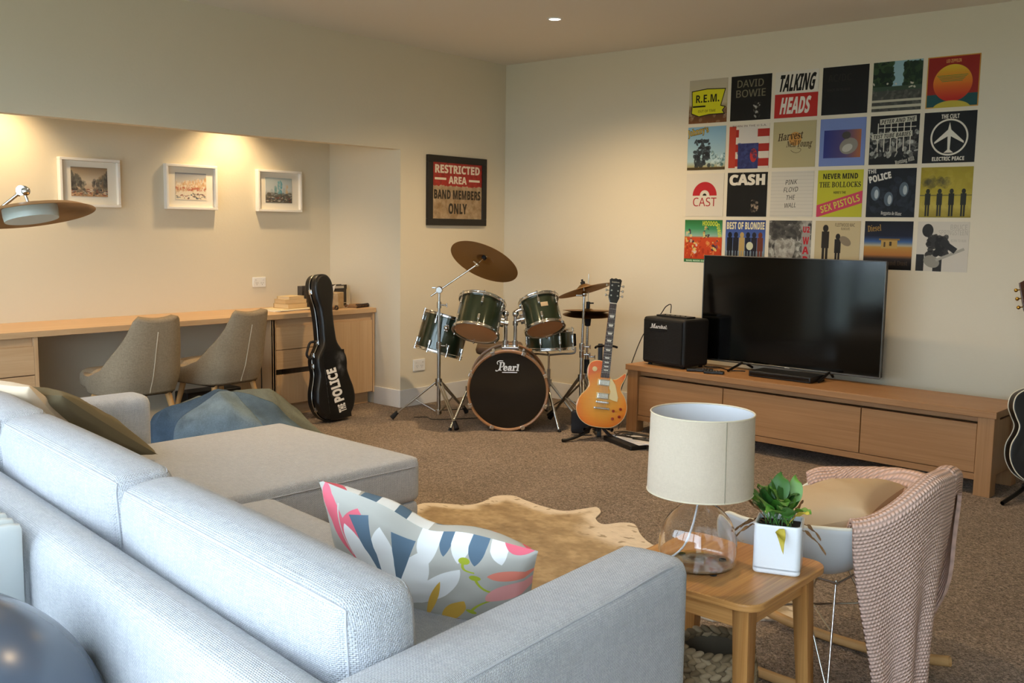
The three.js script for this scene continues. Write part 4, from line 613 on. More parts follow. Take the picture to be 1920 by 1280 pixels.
// ---------------------------------------------------------------- record cover prints on the wall (plain stand-ins in the same colours, same lettering)
{
  const S = 256, R = rng(77);
  const T = (x, s, cx, cy, size, color, { w = 0, family = 'sans-serif', bold = true, rot = 0, skew = 0, align = 'center', stroke = 0, sy = 1 } = {}) => {
    x.save(); x.translate(cx, cy); x.rotate(rot); if (skew) x.transform(1, 0, skew, 1, 0, 0); x.font = (bold ? 'bold ' : '') + size + 'px ' + family; x.textAlign = align; x.textBaseline = 'middle'; x.fillStyle = x.strokeStyle = color; const k = w ? w / x.measureText(s).width : 1; x.scale(k, sy); x.fillText(s, 0, 0); if (stroke) { x.lineWidth = stroke; x.strokeText(s, 0, 0); } x.restore();
  };
  const F = (x, c, a = 0, b = 0, w = S, h = S) => { x.fillStyle = c; x.fillRect(a, b, w, h); };
  const G = (x, stops) => { const g = x.createLinearGradient(0, 0, 0, S); stops.forEach(([p, c]) => g.addColorStop(p, c)); x.fillStyle = g; x.fillRect(0, 0, S, S); };
  const E = (x, c, cx, cy, rx, ry, rot = 0) => { x.fillStyle = c; x.beginPath(); x.ellipse(cx, cy, rx, ry, rot, 0, 7); x.fill(); };
  const speck = (x, cols, n, y0, y1, s0, s1, al = 0.5, x0 = 0, x1 = S) => { x.globalAlpha = al; for (let i = 0; i < n; i++) E(x, cols[Math.floor(R() * cols.length)], x0 + R() * (x1 - x0), y0 + R() * (y1 - y0), s0 + R() * (s1 - s0), (s0 + R() * (s1 - s0)) * 0.7, R() * 3); x.globalAlpha = 1; };
  const figures = (x, n, x0, x1, y0, y1, cols) => { for (let i = 0; i < n; i++) { const cx = lerp(x0, x1, n > 1 ? i / (n - 1) : 0.5), w = (y1 - y0) * 0.13, c = cols[i % cols.length]; E(x, c, cx, y0 + w * 0.7, w * 0.55, w * 0.7); F(x, c, cx - w * 0.75, y0 + w * 1.3, w * 1.5, (y1 - y0) * 0.42); F(x, c, cx - w * 0.6, y0 + (y1 - y0) * 0.5, w * 0.5, (y1 - y0) * 0.5); F(x, c, cx + w * 0.1, y0 + (y1 - y0) * 0.5, w * 0.5, (y1 - y0) * 0.5); } };
  const covers = [
    // top row
    ['tan and brown record print with a yellow lettered badge', (x) => { G(x, [[0, '#b9ae96'], [0.55, '#c2b48e'], [0.8, '#5b3a22'], [1, '#7a4a26']]); speck(x, ['#8a5a30', '#d8c9a8', '#6b4526'], 90, 150, 256, 3, 18, 0.25); x.beginPath(); [[18, 66], [120, 56], [242, 62], [222, 130], [214, 158], [244, 166], [226, 186], [240, 206], [140, 206], [70, 216], [18, 196], [22, 150]].forEach(([a, b], i) => (i ? x.lineTo(a, b) : x.moveTo(a, b))); x.closePath(); x.fillStyle = '#d9d21f'; x.fill(); x.lineWidth = 5; x.strokeStyle = '#1c1a10'; x.stroke(); T(x, 'R.E.M.', 124, 112, 62, '#17150c', { w: 165 }); F(x, '#1c1a10', 26, 152, 86, 9); T(x, 'OUT OF TIME', 122, 184, 20, '#3a3413', { w: 120, bold: false }); }],
    ['black record print with thin olive capitals', (x) => { F(x, '#1a1813'); T(x, 'DAVID', 122, 46, 56, '#7a735a', { w: 175, bold: false, stroke: 1 }); T(x, 'BOWIE', 126, 102, 56, '#7a735a', { w: 195, bold: false, stroke: 1 }); speck(x, ['#d8d4c4', '#8d8a7c', '#3a382f'], 26, 150, 236, 3, 11, 0.6, 150, 190); }],
    ['white and red record print with slanted block capitals', (x) => { F(x, '#d9d2c2'); F(x, '#b32a22', 0, 124, S, 132); T(x, 'TALKING', 132, 66, 108, '#151310', { w: 214, skew: -0.16, stroke: 5, sy: 1.12 }); T(x, 'HEADS', 124, 190, 112, '#e0d8c8', { w: 180, skew: -0.14, stroke: 5, sy: 1.08 }); }],
    ['plain black record print with barely visible lettering, in the top row', (x) => { F(x, '#181715'); T(x, 'AC/DC', 96, 60, 54, '#26241f', { w: 132 }); T(x, 'BACK IN BLACK', 92, 122, 18, '#2e2c27', { w: 130 }); }],
    ['record print with green trees, pale sky and grey road', (x) => { F(x, '#8fb0b8'); speck(x, ['#16241a', '#24361f', '#33482a'], 160, 6, 130, 10, 30, 0.9, -10, 92); speck(x, ['#1c2c1e', '#2b3f26'], 150, 20, 130, 8, 28, 0.9, 170, 262); F(x, '#44453f', 0, 130, S, 126); F(x, '#3a4a3a', 0, 128, S, 22); speck(x, ['#59584f', '#35352f', '#6a6a5c'], 120, 150, 256, 4, 16, 0.4); F(x, '#b9b39c', 0, 196, 256, 12); F(x, '#b9b39c', 0, 226, 256, 14); speck(x, ['#c9c2ac'], 10, 110, 140, 3, 8, 0.9); }],
    ['red, yellow and teal record print with a big sun disc', (x) => { F(x, '#c08a32'); F(x, '#8f2318', 5, 5, 246, 246); F(x, '#1e4a4a', 5, 190, 246, 61); const g = x.createLinearGradient(0, 50, 0, 215); g.addColorStop(0, '#d2b02c'); g.addColorStop(0.5, '#d2701f'); g.addColorStop(1, '#b5281a'); x.fillStyle = g; x.beginPath(); x.ellipse(128, 135, 95, 92, 0, 0, 7); x.fill(); for (let i = 0; i < 5; i++) F(x, '#4d7a3a', 50 + i * 6, 96 + i * 7, 150 - i * 12, 3); E(x, '#b9a63a', 128, 262, 92, 40); T(x, 'LED ZEPPELIN', 128, 26, 24, '#d8a35a', { w: 74 }); }],
    // second row
    ['pale blue record print with a dark rider shape', (x) => { G(x, [[0, '#7fa8c0'], [0.8, '#a9c4c8'], [1, '#a58a4a']]); T(x, "Johnny's", 70, 26, 50, '#2b2412', { w: 140, rot: -0.16, family: 'serif', stroke: 5 }); T(x, "Johnny's", 70, 26, 50, '#c9a83a', { w: 140, rot: -0.16, family: 'serif' }); speck(x, ['#22262a', '#31383d'], 60, 80, 230, 8, 22, 0.8, 50, 150); speck(x, ['#cfe0e0', '#4a6a70'], 40, 150, 235, 4, 14, 0.6, 170, 250); F(x, '#4b3d22', 0, 240, S, 16); }],
    ['record print with red and white stripes and blue cloth', (x) => { F(x, '#d6cbb8'); for (let i = 0; i < 3; i++) F(x, '#a3281d', 0, 30 + i * 84, S, 44); F(x, '#cfc7bb', 62, 14, 120, 96); F(x, '#b23a26', 0, 10, 44, 240); F(x, '#2f3566', 60, 110, 130, 146); E(x, '#b8322e', 160, 180, 22, 40); speck(x, ['#262b55', '#3d4478'], 60, 115, 250, 5, 16, 0.5, 64, 186); T(x, 'BORN IN THE U.S.A.', 128, 9, 15, '#4a3a3a', { w: 220, bold: false }); }],
    ['khaki record print with a small orange disc and script', (x) => { F(x, '#b3a579'); E(x, '#bf8a45', 134, 98, 38, 38); T(x, 'Harvest', 106, 82, 56, '#3a2a16', { w: 150, family: 'serif', rot: -0.08, skew: -0.2 }); T(x, 'Neil Young', 160, 126, 48, '#3a2a16', { w: 150, family: 'serif', skew: -0.2 }); x.strokeStyle = '#4a3a1e'; x.lineWidth = 2; x.beginPath(); x.moveTo(110, 160); x.bezierCurveTo(150, 200, 200, 150, 150, 150); x.stroke(); }],
    ['lavender blue record print with a metal disc on dark blue', (x) => { F(x, '#7384b8'); const g = x.createLinearGradient(24, 0, 232, 0); g.addColorStop(0, '#2c3478'); g.addColorStop(0.6, '#57476e'); g.addColorStop(1, '#a8643c'); x.fillStyle = g; x.fillRect(24, 62, 208, 150); E(x, '#8b8478', 165, 150, 52, 42, -0.4); E(x, '#b9b4a6', 158, 160, 30, 20, -0.4); E(x, '#4c4640', 150, 92, 24, 20); }],
    ['black and white record print with two slanted text strips', (x) => { F(x, '#1c1c1b'); speck(x, ['#c9c5b8', '#55534d', '#8a877c', '#2b2a28'], 150, 90, 215, 4, 20, 0.7); for (let i = 0; i < 6; i++) F(x, '#cfcab8', 40 + i * 34, 40, 5, 150); F(x, '#cfcab8', 40, 62, 200, 4); x.save(); x.translate(0, 0); x.rotate(-0.06); F(x, '#bdb8a4', 48, 22, 190, 30); F(x, '#bdb8a4', 4, 96, 212, 30); T(x, 'PETER AND THE', 143, 38, 28, '#23221f', { w: 176, skew: -0.2 }); T(x, 'TEST TUBE BABIES', 110, 112, 28, '#23221f', { w: 196, skew: -0.2 }); x.restore(); T(x, 'Rotting Hill', 190, 238, 26, '#cfcab8', { w: 100, rot: -0.2, family: 'serif' }); }],
    ['black record print with a white ring and cross emblem', (x) => { F(x, '#151513'); T(x, 'THE CULT', 128, 24, 28, '#d9d2c0', { w: 88, stroke: 1 }); x.strokeStyle = '#d9d2c0'; x.lineWidth = 9; x.beginPath(); x.ellipse(128, 128, 88, 88, 0, 0, 7); x.stroke(); x.fillStyle = '#d9d2c0'; x.beginPath(); [[128, 52], [136, 90], [200, 150], [200, 160], [136, 124], [134, 190], [152, 206], [104, 206], [122, 190], [120, 124], [56, 160], [56, 150], [120, 90]].forEach(([a, b], i) => (i ? x.lineTo(a, b) : x.moveTo(a, b))); x.fill(); T(x, 'ELECTRIC PEACE', 128, 236, 26, '#d9d2c0', { w: 160, stroke: 1 }); }],
    // third row
    ['white record print with a red half disc', (x) => { F(x, '#d5ccba'); x.fillStyle = '#b3242a'; x.beginPath(); x.arc(128, 132, 82, PI, 0); x.fill(); x.fillStyle = '#d5ccba'; x.beginPath(); x.arc(128, 132, 33, PI, 0); x.fill(); x.fillStyle = '#1c1a18'; x.beginPath(); x.arc(128, 132, 13, PI, 0); x.fill(); T(x, 'CAST', 128, 170, 72, '#a3242a', { w: 164, bold: false }); }],
    ['black record print with heavy white capitals across the top', (x) => { F(x, '#14130f'); T(x, 'CASH', 128, 44, 78, '#ded6c4', { w: 236, stroke: 6 }); speck(x, ['#8a7a66', '#4a4036', '#c2ac92'], 26, 160, 230, 4, 12, 0.55, 160, 205); }],
    ['off white record print with thin lines and handwriting', (x) => { F(x, '#cdc5b4'); x.strokeStyle = '#b4ac9e'; x.lineWidth = 1.5; for (let i = 0; i < 13; i++) { x.beginPath(); x.moveTo(0, i * 20 + 8); x.lineTo(S, i * 20 + 8); x.stroke(); } for (const [s, y] of [['PINK', 62], ['FLOYD', 104], ['THE', 148], ['WALL', 192]]) T(x, s, 122, y, 36, '#2b2823', { bold: false, w: s.length * 18, skew: -0.2, rot: -0.06 }); }],
    ['lime yellow record print with a slanted pink strip', (x) => { F(x, '#b9b42a'); T(x, 'NEVER MIND', 128, 34, 40, '#1d1c10', { w: 200, stroke: 1 }); T(x, 'THE BOLLOCKS', 128, 80, 40, '#1d1c10', { w: 236, family: 'serif' }); T(x, "HERE'S THE", 128, 122, 18, '#1d1c10', { w: 70 }); x.save(); x.translate(128, 186); x.rotate(-0.3); F(x, '#c2405a', -160, -32, 320, 64); T(x, 'SEX PISTOLS', 4, 0, 52, '#c9c24a', { w: 230 }); x.restore(); }],
    ['dark blue record print with pale faces and white block lettering', (x) => { F(x, '#15181d'); speck(x, ['#2b333c', '#1c2229'], 80, 60, 240, 8, 26, 0.5); for (const [a, b] of [[46, 130], [118, 160], [196, 110]]) { E(x, '#55626c', a, b, 24, 38); E(x, '#aab2b4', a + 6, b + 4, 11, 24); } T(x, 'THE', 24, 14, 30, '#d9d4c8', { w: 46, rot: -0.1 }); T(x, 'POLICE', 66, 46, 46, '#d9d4c8', { w: 122, rot: -0.22, stroke: 3 }); T(x, 'Reggatta de Blanc', 136, 236, 24, '#c9c4b8', { w: 110, family: 'serif', rot: 0.05 }); }],
    ['mustard yellow record print with four dark standing figures', (x) => { G(x, [[0, '#9a8a22'], [0.5, '#a8972e'], [0.8, '#b5a34a'], [1, '#8a7a26']]); speck(x, ['#3c3a22'], 26, 62, 92, 8, 30, 0.25, 20, 150); F(x, '#6a6430', 0, 140, S, 6); speck(x, ['#c2b04a', '#8a7c20'], 70, 0, 256, 8, 30, 0.15); figures(x, 4, 40, 216, 110, 250, ['#26281e', '#2b2c22']); }],
    // bottom row
    ['green and orange record print with lively small shapes', (x) => { G(x, [[0, '#2c6a34'], [0.2, '#3f8a5a'], [0.38, '#8fb0a0'], [0.42, '#c24a22'], [1, '#b5381a']]); speck(x, ['#d98a3a', '#e0b060', '#8f2a16'], 60, 110, 235, 3, 14, 0.5); for (const [a, b, c] of [[30, 90, '#c2b49a'], [150, 70, '#b89a60'], [70, 160, '#d8c9c0'], [210, 150, '#6a4a6a']]) speck(x, [c, '#3a2c3a', '#d8c070'], 14, b - 30, b + 40, 4, 13, 0.85, a - 18, a + 18); F(x, '#2c6a3a', 0, 236, S, 20); T(x, 'HOODOO', 172, 22, 38, '#cfd23a', { w: 104, rot: 0.03 }); T(x, 'GURUS', 234, 62, 30, '#cfd23a', { w: 84, rot: 1.35 }); T(x, 'MARS NEEDS GUITARS', 100, 247, 14, '#cfe0c0', { w: 170 }); }],
    ['blue record print with a row of dark figures under cream capitals', (x) => { G(x, [[0, '#2f3f7a'], [0.4, '#4a62a0'], [0.7, '#7a8a9a'], [1, '#5a5a3e']]); figures(x, 6, 30, 226, 70, 256, ['#1b1a20', '#22202a', '#b0935a', '#1d2030', '#26222a', '#6a3526']); E(x, '#c8c8a8', 160, 150, 22, 24); T(x, 'BEST OF BLONDIE', 128, 32, 56, '#ddd2a6', { w: 246, stroke: 2, sy: 1.0 }); }],
    ['grey record print with red letters down the right side', (x) => { F(x, '#8d897f'); speck(x, ['#2b2926', '#c9c4b6', '#55524b', '#a8a396'], 220, 0, 256, 6, 26, 0.5); x.globalAlpha = 0.75; E(x, '#b5afa1', 100, 150, 62, 92); x.globalAlpha = 1; speck(x, ['#35322e', '#5a564e', '#4a463f'], 150, -10, 96, 8, 26, 0.6, 20, 190); speck(x, ['#8f897c', '#c4beb0', '#6a655b'], 90, 110, 240, 5, 18, 0.35, 50, 150); F(x, '#9a8f86', 204, 30, 46, 226); T(x, 'U2', 226, 50, 44, '#b32026', { w: 42, stroke: 2 }); [['W', 112], ['A', 166], ['R', 220]].forEach(([s, y]) => T(x, s, 226, y, 56, '#b32026', { w: 36, stroke: 2 })); }],
    ['cream record print with two dark figures', (x) => { F(x, '#c2ae84'); figures(x, 1, 60, 60, 22, 240, ['#2b241c']); figures(x, 1, 132, 132, 70, 250, ['#241e18']); E(x, '#8a7a62', 174, 110, 36, 22, 0.6); T(x, 'FLEETWOOD MAC', 168, 22, 26, '#3a3022', { w: 112, bold: false }); T(x, 'RUMOURS', 172, 42, 20, '#5a4c34', { w: 50, bold: false }); }],
    ['record print with a small tan house under a night sky', (x) => { G(x, [[0, '#14141a'], [0.3, '#1a1c2c'], [0.42, '#3a5a8a'], [0.5, '#a9a08a'], [0.54, '#b5843a'], [0.7, '#a86a2c'], [0.78, '#2b201a'], [1, '#100e0e']]); F(x, '#b5904a', 92, 96, 86, 48); F(x, '#8a6a34', 80, 92, 110, 9); F(x, '#3a2c1a', 136, 108, 12, 22); F(x, '#4a3a22', 106, 110, 9, 26); T(x, 'Diesel', 52, 38, 44, '#a8823a', { w: 74, rot: -0.1, family: 'serif' }); T(x, 'and Dust', 184, 220, 32, '#4a3a26', { w: 106, family: 'serif' }); }],
    ['pale record print with a dark leaning figure and faint capitals', (x) => { F(x, '#cbc2b2'); E(x, '#2b2925', 52, 46, 28, 34); speck(x, ['#23211e', '#35322e'], 60, 80, 170, 10, 26, 0.8, 60, 150); F(x, '#2b2926', 0, 170, 40, 86); F(x, '#2b2926', 86, 190, 44, 66); E(x, '#8f897c', 78, 206, 42, 30, 0.4); x.save(); x.translate(100, 200); x.rotate(-0.42); F(x, '#a09a8c', 0, -8, 150, 14); x.restore(); x.save(); x.translate(120, 100); x.rotate(0.6); F(x, '#2b2926', 0, -16, 90, 30); x.restore(); T(x, 'BRUCE', 204, 28, 34, '#b0a898', { w: 86, bold: false }); T(x, 'SPRINGSTEEN', 178, 56, 34, '#b0a898', { w: 144, bold: false }); T(x, 'BORN TO RUN', 206, 96, 18, '#b0a898', { w: 76, bold: false }); }],
  ];
  const s = 0.3, gx = 0.0273, gy = 0.0249;
  covers.forEach(([label, draw], i) => {
    const c = i % 6, r = Math.floor(i / 6), tex = canvasTex(S, S, (x) => draw(x));
    single('record_print', label, 'poster', new THREE.BoxGeometry(s, s, 0.002), mat(0xffffff, 0.5, 0, { map: tex, specularIntensity: 0.4 }), [1.7333 + c * (s + gx) + s / 2, 2.4208 - r * (s + gy) - s / 2, 0.0012], 0, 'grid of record cover prints on the wall');
  });
}
// ---------------------------------------------------------------- sofa with chaise (group turned slightly)
const SA = -0.03, SO = V(2.9, 0, 4.6);
function softEdge(w, h, d, r, o, axis, a, b) {   // a line along a box edge, carried by the same rounding and bulge
  const { bx = 0, by = 0, bz = 0 } = o, pts = [];
  for (let i = 0; i <= 40; i++) {
    const k = -1 + 2 * i / 40, u = axis === 'x' ? k : a, v = axis === 'x' ? a : axis === 'y' ? k : b, t = axis === 'z' ? k : b;
    const q = V(u * w / 2, v * h / 2, t * d / 2), c = V(clamp(q.x, -w / 2 + r, w / 2 - r), clamp(q.y, -h / 2 + r, h / 2 - r), clamp(q.z, -d / 2 + r, d / 2 - r)), e = q.clone().sub(c); if (e.lengthSq() > 1e-12) e.setLength(r);
    q.copy(c).add(e); q.x += u * bx * (1 - v * v) * (1 - t * t); q.y += v * by * (1 - u * u) * (1 - t * t); q.z += t * bz * (1 - u * u) * (1 - v * v); pts.push(q);
  }
  return tube(pts, 0.0024, 60, 5);
}
{
  const t = thing('sofa', 'light grey fabric sofa with chaise seen from behind', 'sofa', [SO.x, 0, SO.z], SA), m = M.sofa;
  const blk = (x0, x1, y0, y1, z0, z1, r, o) => soft(x1 - x0, y1 - y0, z1 - z0, r, o).translate((x0 + x1) / 2, (y0 + y1) / 2, (z0 + z1) / 2);
  const sk = (q) => q.rotateY(-0.09);   // the back stands at a slight angle to the arms
  part(t, 'back_frame', sk(blk(-1.46, 1.56, 0.05, 0.64, 0.455, 0.60, 0.068)), m);
  const splay = (q) => q.translate(-1.37, 0, 0.335).rotateY(0.085).translate(1.37, 0, -0.335);
  part(t, 'arm', splay(blk(1.265, 1.45, 0.05, 0.645, -0.335, 0.66, 0.045, { bx: 0.01 })), m); part(t, 'arm', blk(-1.50, -1.335, 0.05, 0.645, -0.495, 0.40, 0.045), m);
  part(t, 'arm_seam', splay(merge([tube([[1.433, 0.05, -0.314], [1.433, 0.60, -0.314], [1.436, 0.628, -0.28], [1.437, 0.632, 0.0], [1.437, 0.632, 0.6]], 0.0022, 80, 5), tube([[1.28, 0.05, -0.318], [1.28, 0.60, -0.318]], 0.0022, 20, 5)])), M.piping);
  part(t, 'base_frame', merge([sk(blk(-0.345, 1.27, 0.05, 0.26, -0.34, 0.46, 0.02)), blk(-1.335, -0.345, 0.05, 0.25, -1.13, 0.38, 0.02)]), m);
  part(t, 'seat_cushion', sk(blk(-0.335, 1.255, 0.255, 0.425, -0.37, 0.44, 0.04, { by: 0.02 })), m);
  const ch = [1.0, 0.19, 1.46, 0.035, { by: 0.018, bz: 0.01 }], chaise = part(t, 'chaise_cushion', soft(...ch).translate(-0.84, 0.342, -0.41), m);
  part(chaise, 'piping', softEdge(...ch, 'x', 1, -1).translate(-0.84, 0.342, -0.41), M.piping);
  part(chaise, 'piping', tube([[-0.338, 0.40, -1.1], [-0.337, 0.402, -0.8], [-0.337, 0.402, -0.4], [-0.338, 0.40, 0.1]], 0.002, 30, 5), M.piping);
  for (const [x0, x1, top] of [[-1.33, -0.63, 0.765], [-0.62, 0.35, 0.76], [0.36, 1.375, 0.75]]) {
    const w = x1 - x0, h = top - 0.41, o = { bz: 0.03, by: 0.012, bx: 0.01, wob: 0, seed: 1 }, d = 0.17, pose = new THREE.Matrix4().makeRotationY(-0.09).multiply(new THREE.Matrix4().makeTranslation((x0 + x1) / 2, 0.41 + h / 2, 0.345)).multiply(new THREE.Matrix4().makeRotationX(0.07));
    const c = part(t, 'back_cushion', soft(w, h, d, 0.05, o).applyMatrix4(pose), m);
    part(c, 'piping', merge([softEdge(w, h, d, 0.05, o, 'x', 1, 1), softEdge(w, h, d, 0.05, o, 'x', 1, -1), softEdge(w, h, d, 0.05, o, 'y', 1, 1), softEdge(w, h, d, 0.05, o, 'y', -1, 1)].map((q) => q.applyMatrix4(pose))), M.piping);
  }
  for (const [x, z] of [[-1.4, -0.4], [-1.4, 0.35], [1.37, -0.25], [1.37, 0.5], [-1.2, -1.05], [-0.45, -1.05], [0, 0.5]]) part(t, 'foot', cyl(0.025, 0.055, x, 0.0275, z, 14), M.black);
}
// scatter pillows
function pillow(w, h, T, { n = 40, wr = 0.006, seed = 3, chop = 0 } = {}) {
  const g = new THREE.BufferGeometry(), pos = [], uv = [], idx = [];
  for (const s of [1, -1]) for (let j = 0; j <= n; j++) for (let i = 0; i <= n; i++) {
    const u = -1 + 2 * i / n, v = -1 + 2 * j / n, e = Math.pow((1 - u * u) * (1 - v * v), 0.42), dip = chop * Math.exp(-u * u * 14) * sstep(-0.2, 1, v);
    const k = wr * (fbm(u * 0.5 + 0.5, v * 0.5 + 0.5, 5, 5, seed, 3) - 0.5) * 2 * Math.sqrt(e);
    pos.push(u * w / 2 * (1 - 0.07 * (1 - v * v)), v * h / 2 * (1 - 0.07 * (1 - u * u)) - dip, s * (T / 2 * e + k)); uv.push(s > 0 ? i / n : 1 - i / n, j / n);
  }
  const m = (n + 1) * (n + 1), id = (s, i, j) => s * m + j * (n + 1) + i;
  for (let j = 0; j < n; j++) for (let i = 0; i < n; i++) { idx.push(id(0, i, j), id(0, i + 1, j), id(0, i + 1, j + 1), id(0, i, j), id(0, i + 1, j + 1), id(0, i, j + 1)); idx.push(id(1, i, j), id(1, i + 1, j + 1), id(1, i + 1, j), id(1, i, j), id(1, i, j + 1), id(1, i + 1, j + 1)); }
  g.setAttribute('position', new THREE.Float32BufferAttribute(pos, 3)); g.setAttribute('uv', new THREE.Float32BufferAttribute(uv, 2)); g.setIndex(idx); g.computeVertexNormals(); return g;
}
{
  const tex = canvasTex(1024, 1024, (x, w, h) => {
    x.fillStyle = '#c0bcb2'; x.fillRect(0, 0, w, h); x.scale(1, 0.74); x.translate(0, -120);
    const P = (c, pts, close = true) => { x.fillStyle = c; x.beginPath(); const q = [pts[pts.length - 1], ...pts, pts[0], pts[1]]; x.moveTo((q[0][0] + q[1][0]) / 2, (q[0][1] + q[1][1]) / 2); for (let i = 1; i < q.length - 1; i++) x.quadraticCurveTo(q[i][0], q[i][1], (q[i][0] + q[i + 1][0]) / 2, (q[i][1] + q[i + 1][1]) / 2); x.fill(); };
    const leaf = (c, x0, y0, x1, y1, wd) => { const dx = x1 - x0, dy = y1 - y0, l = Math.hypot(dx, dy), nx = -dy / l * wd, ny = dx / l * wd; x.fillStyle = c; x.beginPath(); x.moveTo(x0, y0); x.bezierCurveTo(x0 + dx * 0.3 + nx, y0 + dy * 0.3 + ny, x0 + dx * 0.8 + nx, y0 + dy * 0.8 + ny, x1, y1); x.bezierCurveTo(x0 + dx * 0.8 - nx, y0 + dy * 0.8 - ny, x0 + dx * 0.3 - nx, y0 + dy * 0.3 - ny, x0, y0); x.fill(); };
    // pink petals on the left
    leaf('#ee7484', 175, 620, 40, 110, 74); leaf('#ee7484', 190, 640, 215, 170, 105); x.strokeStyle = '#d6d0c6'; x.lineWidth = 8; x.beginPath(); x.moveTo(182, 600); x.quadraticCurveTo(110, 400, 118, 190); x.stroke();
    leaf('#ee8a72', 60, 6, 330, 0, 22);
    // white petals with slate wedges
    const cx = 430, cy = 960; [[-1.98, 700], [-1.70, 760], [-1.42, 780], [-1.13, 700]].forEach(([a, l]) => leaf('#f4f3f0', cx, cy, cx + Math.cos(a) * l, cy + Math.sin(a) * l, 104));
    [[-1.84, 800], [-1.56, 800]].forEach(([a, l]) => { x.fillStyle = '#657a8c'; const p = (q, r) => [cx + Math.cos(q) * r, cy + Math.sin(q) * r]; x.beginPath(); x.moveTo(...p(a, 260)); x.lineTo(...p(a - 0.07, l * 0.96)); x.lineTo(...p(a + 0.07, l)); x.fill(); });
    leaf('#f4f3f0', 560, 330, 545, -20, 70); leaf('#657a8c', 640, 240, 625, 0, 44); leaf('#f4f3f0', 715, 280, 695, -30, 66); leaf('#657a8c', 790, 270, 770, 30, 52); leaf('#f4f3f0', 900, 240, 830, 0, 52);
    leaf('#ea7080', 880, 120, 1020, 100, 60);
    leaf('#e8ba54', 560, 1010, 640, 480, 26); leaf('#e8ba54', 640, 1010, 760, 640, 56);
    x.strokeStyle = '#b3bd3e'; x.lineWidth = 13; x.lineCap = 'round';
    for (const [a, b, c, d] of [[930, 520, 800, 380], [930, 560, 790, 760], [930, 700, 810, 880], [790, 330, 740, 250]]) { x.beginPath(); x.moveTo(a, b); x.quadraticCurveTo((a + c) / 2 - 40, (b + d) / 2 + (d > b ? -50 : 50), c, d); x.stroke(); x.fillStyle = '#b3bd3e'; x.beginPath(); x.ellipse(c, d, 26, 26, 0, 0, 7); x.fill(); }
    leaf('#f4917c', 1040, 330, 850, 350, 66); leaf('#f6aca6', 1040, 400, 860, 600, 86); leaf('#f4917c', 1040, 600, 880, 780, 58); leaf('#f6aca6', 1040, 700, 950, 850, 44);
    leaf('#d96a58', 760, 1010, 720, 900, 32); leaf('#e0604e', 900, 1020, 850, 880, 40);
  });
  const t = single('throw_pillow', 'grey throw pillow with pink, white and yellow flower print against the sofa arm', 'pillow', pillow(0.58, 0.45, 0.17, { chop: 0.04, wr: 0.012, seed: 5 }), mat(0xffffff, 0.9, 0, { map: tex, specularIntensity: 0.2 }));
  t.quaternion.setFromRotationMatrix(new THREE.Matrix4().makeBasis(V(0.92, -0.18, -0.34).normalize(), V(0.33, 0.84, 0.43).normalize(), V(0.2066, -0.516, 0.832).normalize())); t.position.set(3.762, 0.518, 4.550);
  const o = single('throw_pillow', 'olive velvet throw pillow with tasselled corner on the chaise', 'pillow', pillow(0.40, 0.50, 0.13, { wr: 0.01, seed: 8 }), mat(0x6e6247, 0.85, 0, { sheen: 0.4, sheenColor: new THREE.Color(0x8a7e5e) }));
  o.quaternion.setFromRotationMatrix(new THREE.Matrix4().makeBasis(V(0.98, 0, -0.19).normalize(), V(0.15, 0.58, 0.80).normalize(), V(0.11, -0.81, 0.57).normalize())); o.position.set(1.80, 0.62, 4.50);
  const c = single('throw_pillow', 'cream throw pillow tucked behind the olive pillow', 'pillow', pillow(0.40, 0.40, 0.13, { wr: 0.008, seed: 11 }), mat(0xd9c3a6, 0.9));
  c.quaternion.setFromRotationMatrix(new THREE.Matrix4().makeBasis(V(0.98, 0, -0.19).normalize(), V(0.12, 0.75, 0.64).normalize(), V(0.14, -0.65, 0.74).normalize())); c.position.set(1.76, 0.65, 4.66);
}
// ---------------------------------------------------------------- behind the sofa: heater, exercise ball, floor lamp
{
  const t = thing('oil_heater', 'white oil column heater standing behind the sofa', 'heater', [3.07, 0, 5.305], SA - 0.09), m = mat(0xcfd3d0, 0.35);
  for (let i = 0; i < 7; i++) part(t, 'fin', soft(0.034, 0.56, 0.13, 0.015, { n: 0.03 }).translate(-0.02 - i * 0.058, 0.375, 0), m);
  part(t, 'manifold', merge([bar(V(-0.38, 0.6, 0), V(-0.01, 0.6, 0), 0.018), bar(V(-0.38, 0.13, 0), V(-0.01, 0.13, 0), 0.018)]), m);
  for (const x of [-0.06, -0.33]) { part(t, 'wheel_axle', bar(V(x, 0.03, -0.065), V(x, 0.03, 0.075), 0.008), M.steel); for (const z of [-0.06, 0.07]) part(t, 'wheel', new THREE.CylinderGeometry(0.03, 0.03, 0.015, 18).rotateX(PI / 2).translate(x, 0.03, z), M.rubber); part(t, 'bracket', box(0.02, 0.08, 0.02, x, 0.07, 0, 0.004), m); }
  part(t, 'control_box', box(0.03, 0.5, 0.13, -0.415, 0.37, 0, 0.01), mat(0xb9bdba, 0.4));
}
{
  const r = 0.335, t = thing('exercise_ball', 'large grey exercise ball with fine ribs behind the sofa', 'exercise ball', [3.455, 0, 5.597]);
  const turn = (q) => q.rotateZ(-0.75).rotateY(0.75).translate(0, r, 0);
  part(t, 'ball_skin', turn(new THREE.SphereGeometry(r - 0.001, 96, 64)), mat(0x566272, 0.26, 0, { clearcoat: 0.2, clearcoatRoughness: 0.2 }));
  for (let i = -7; i <= 7; i++) { const y = i * 0.036; part(t, 'rib', turn(new THREE.TorusGeometry(Math.sqrt(r * r - y * y) - 0.0012, 0.0026, 6, 90).rotateX(PI / 2).translate(0, y, 0)), mat(0x9fabb8, 0.4)); }
  part(t, 'plug', cyl(0.008, 0.004, 0, 2 * r - 0.002, 0, 12), mat(0x7a828c, 0.5));
}
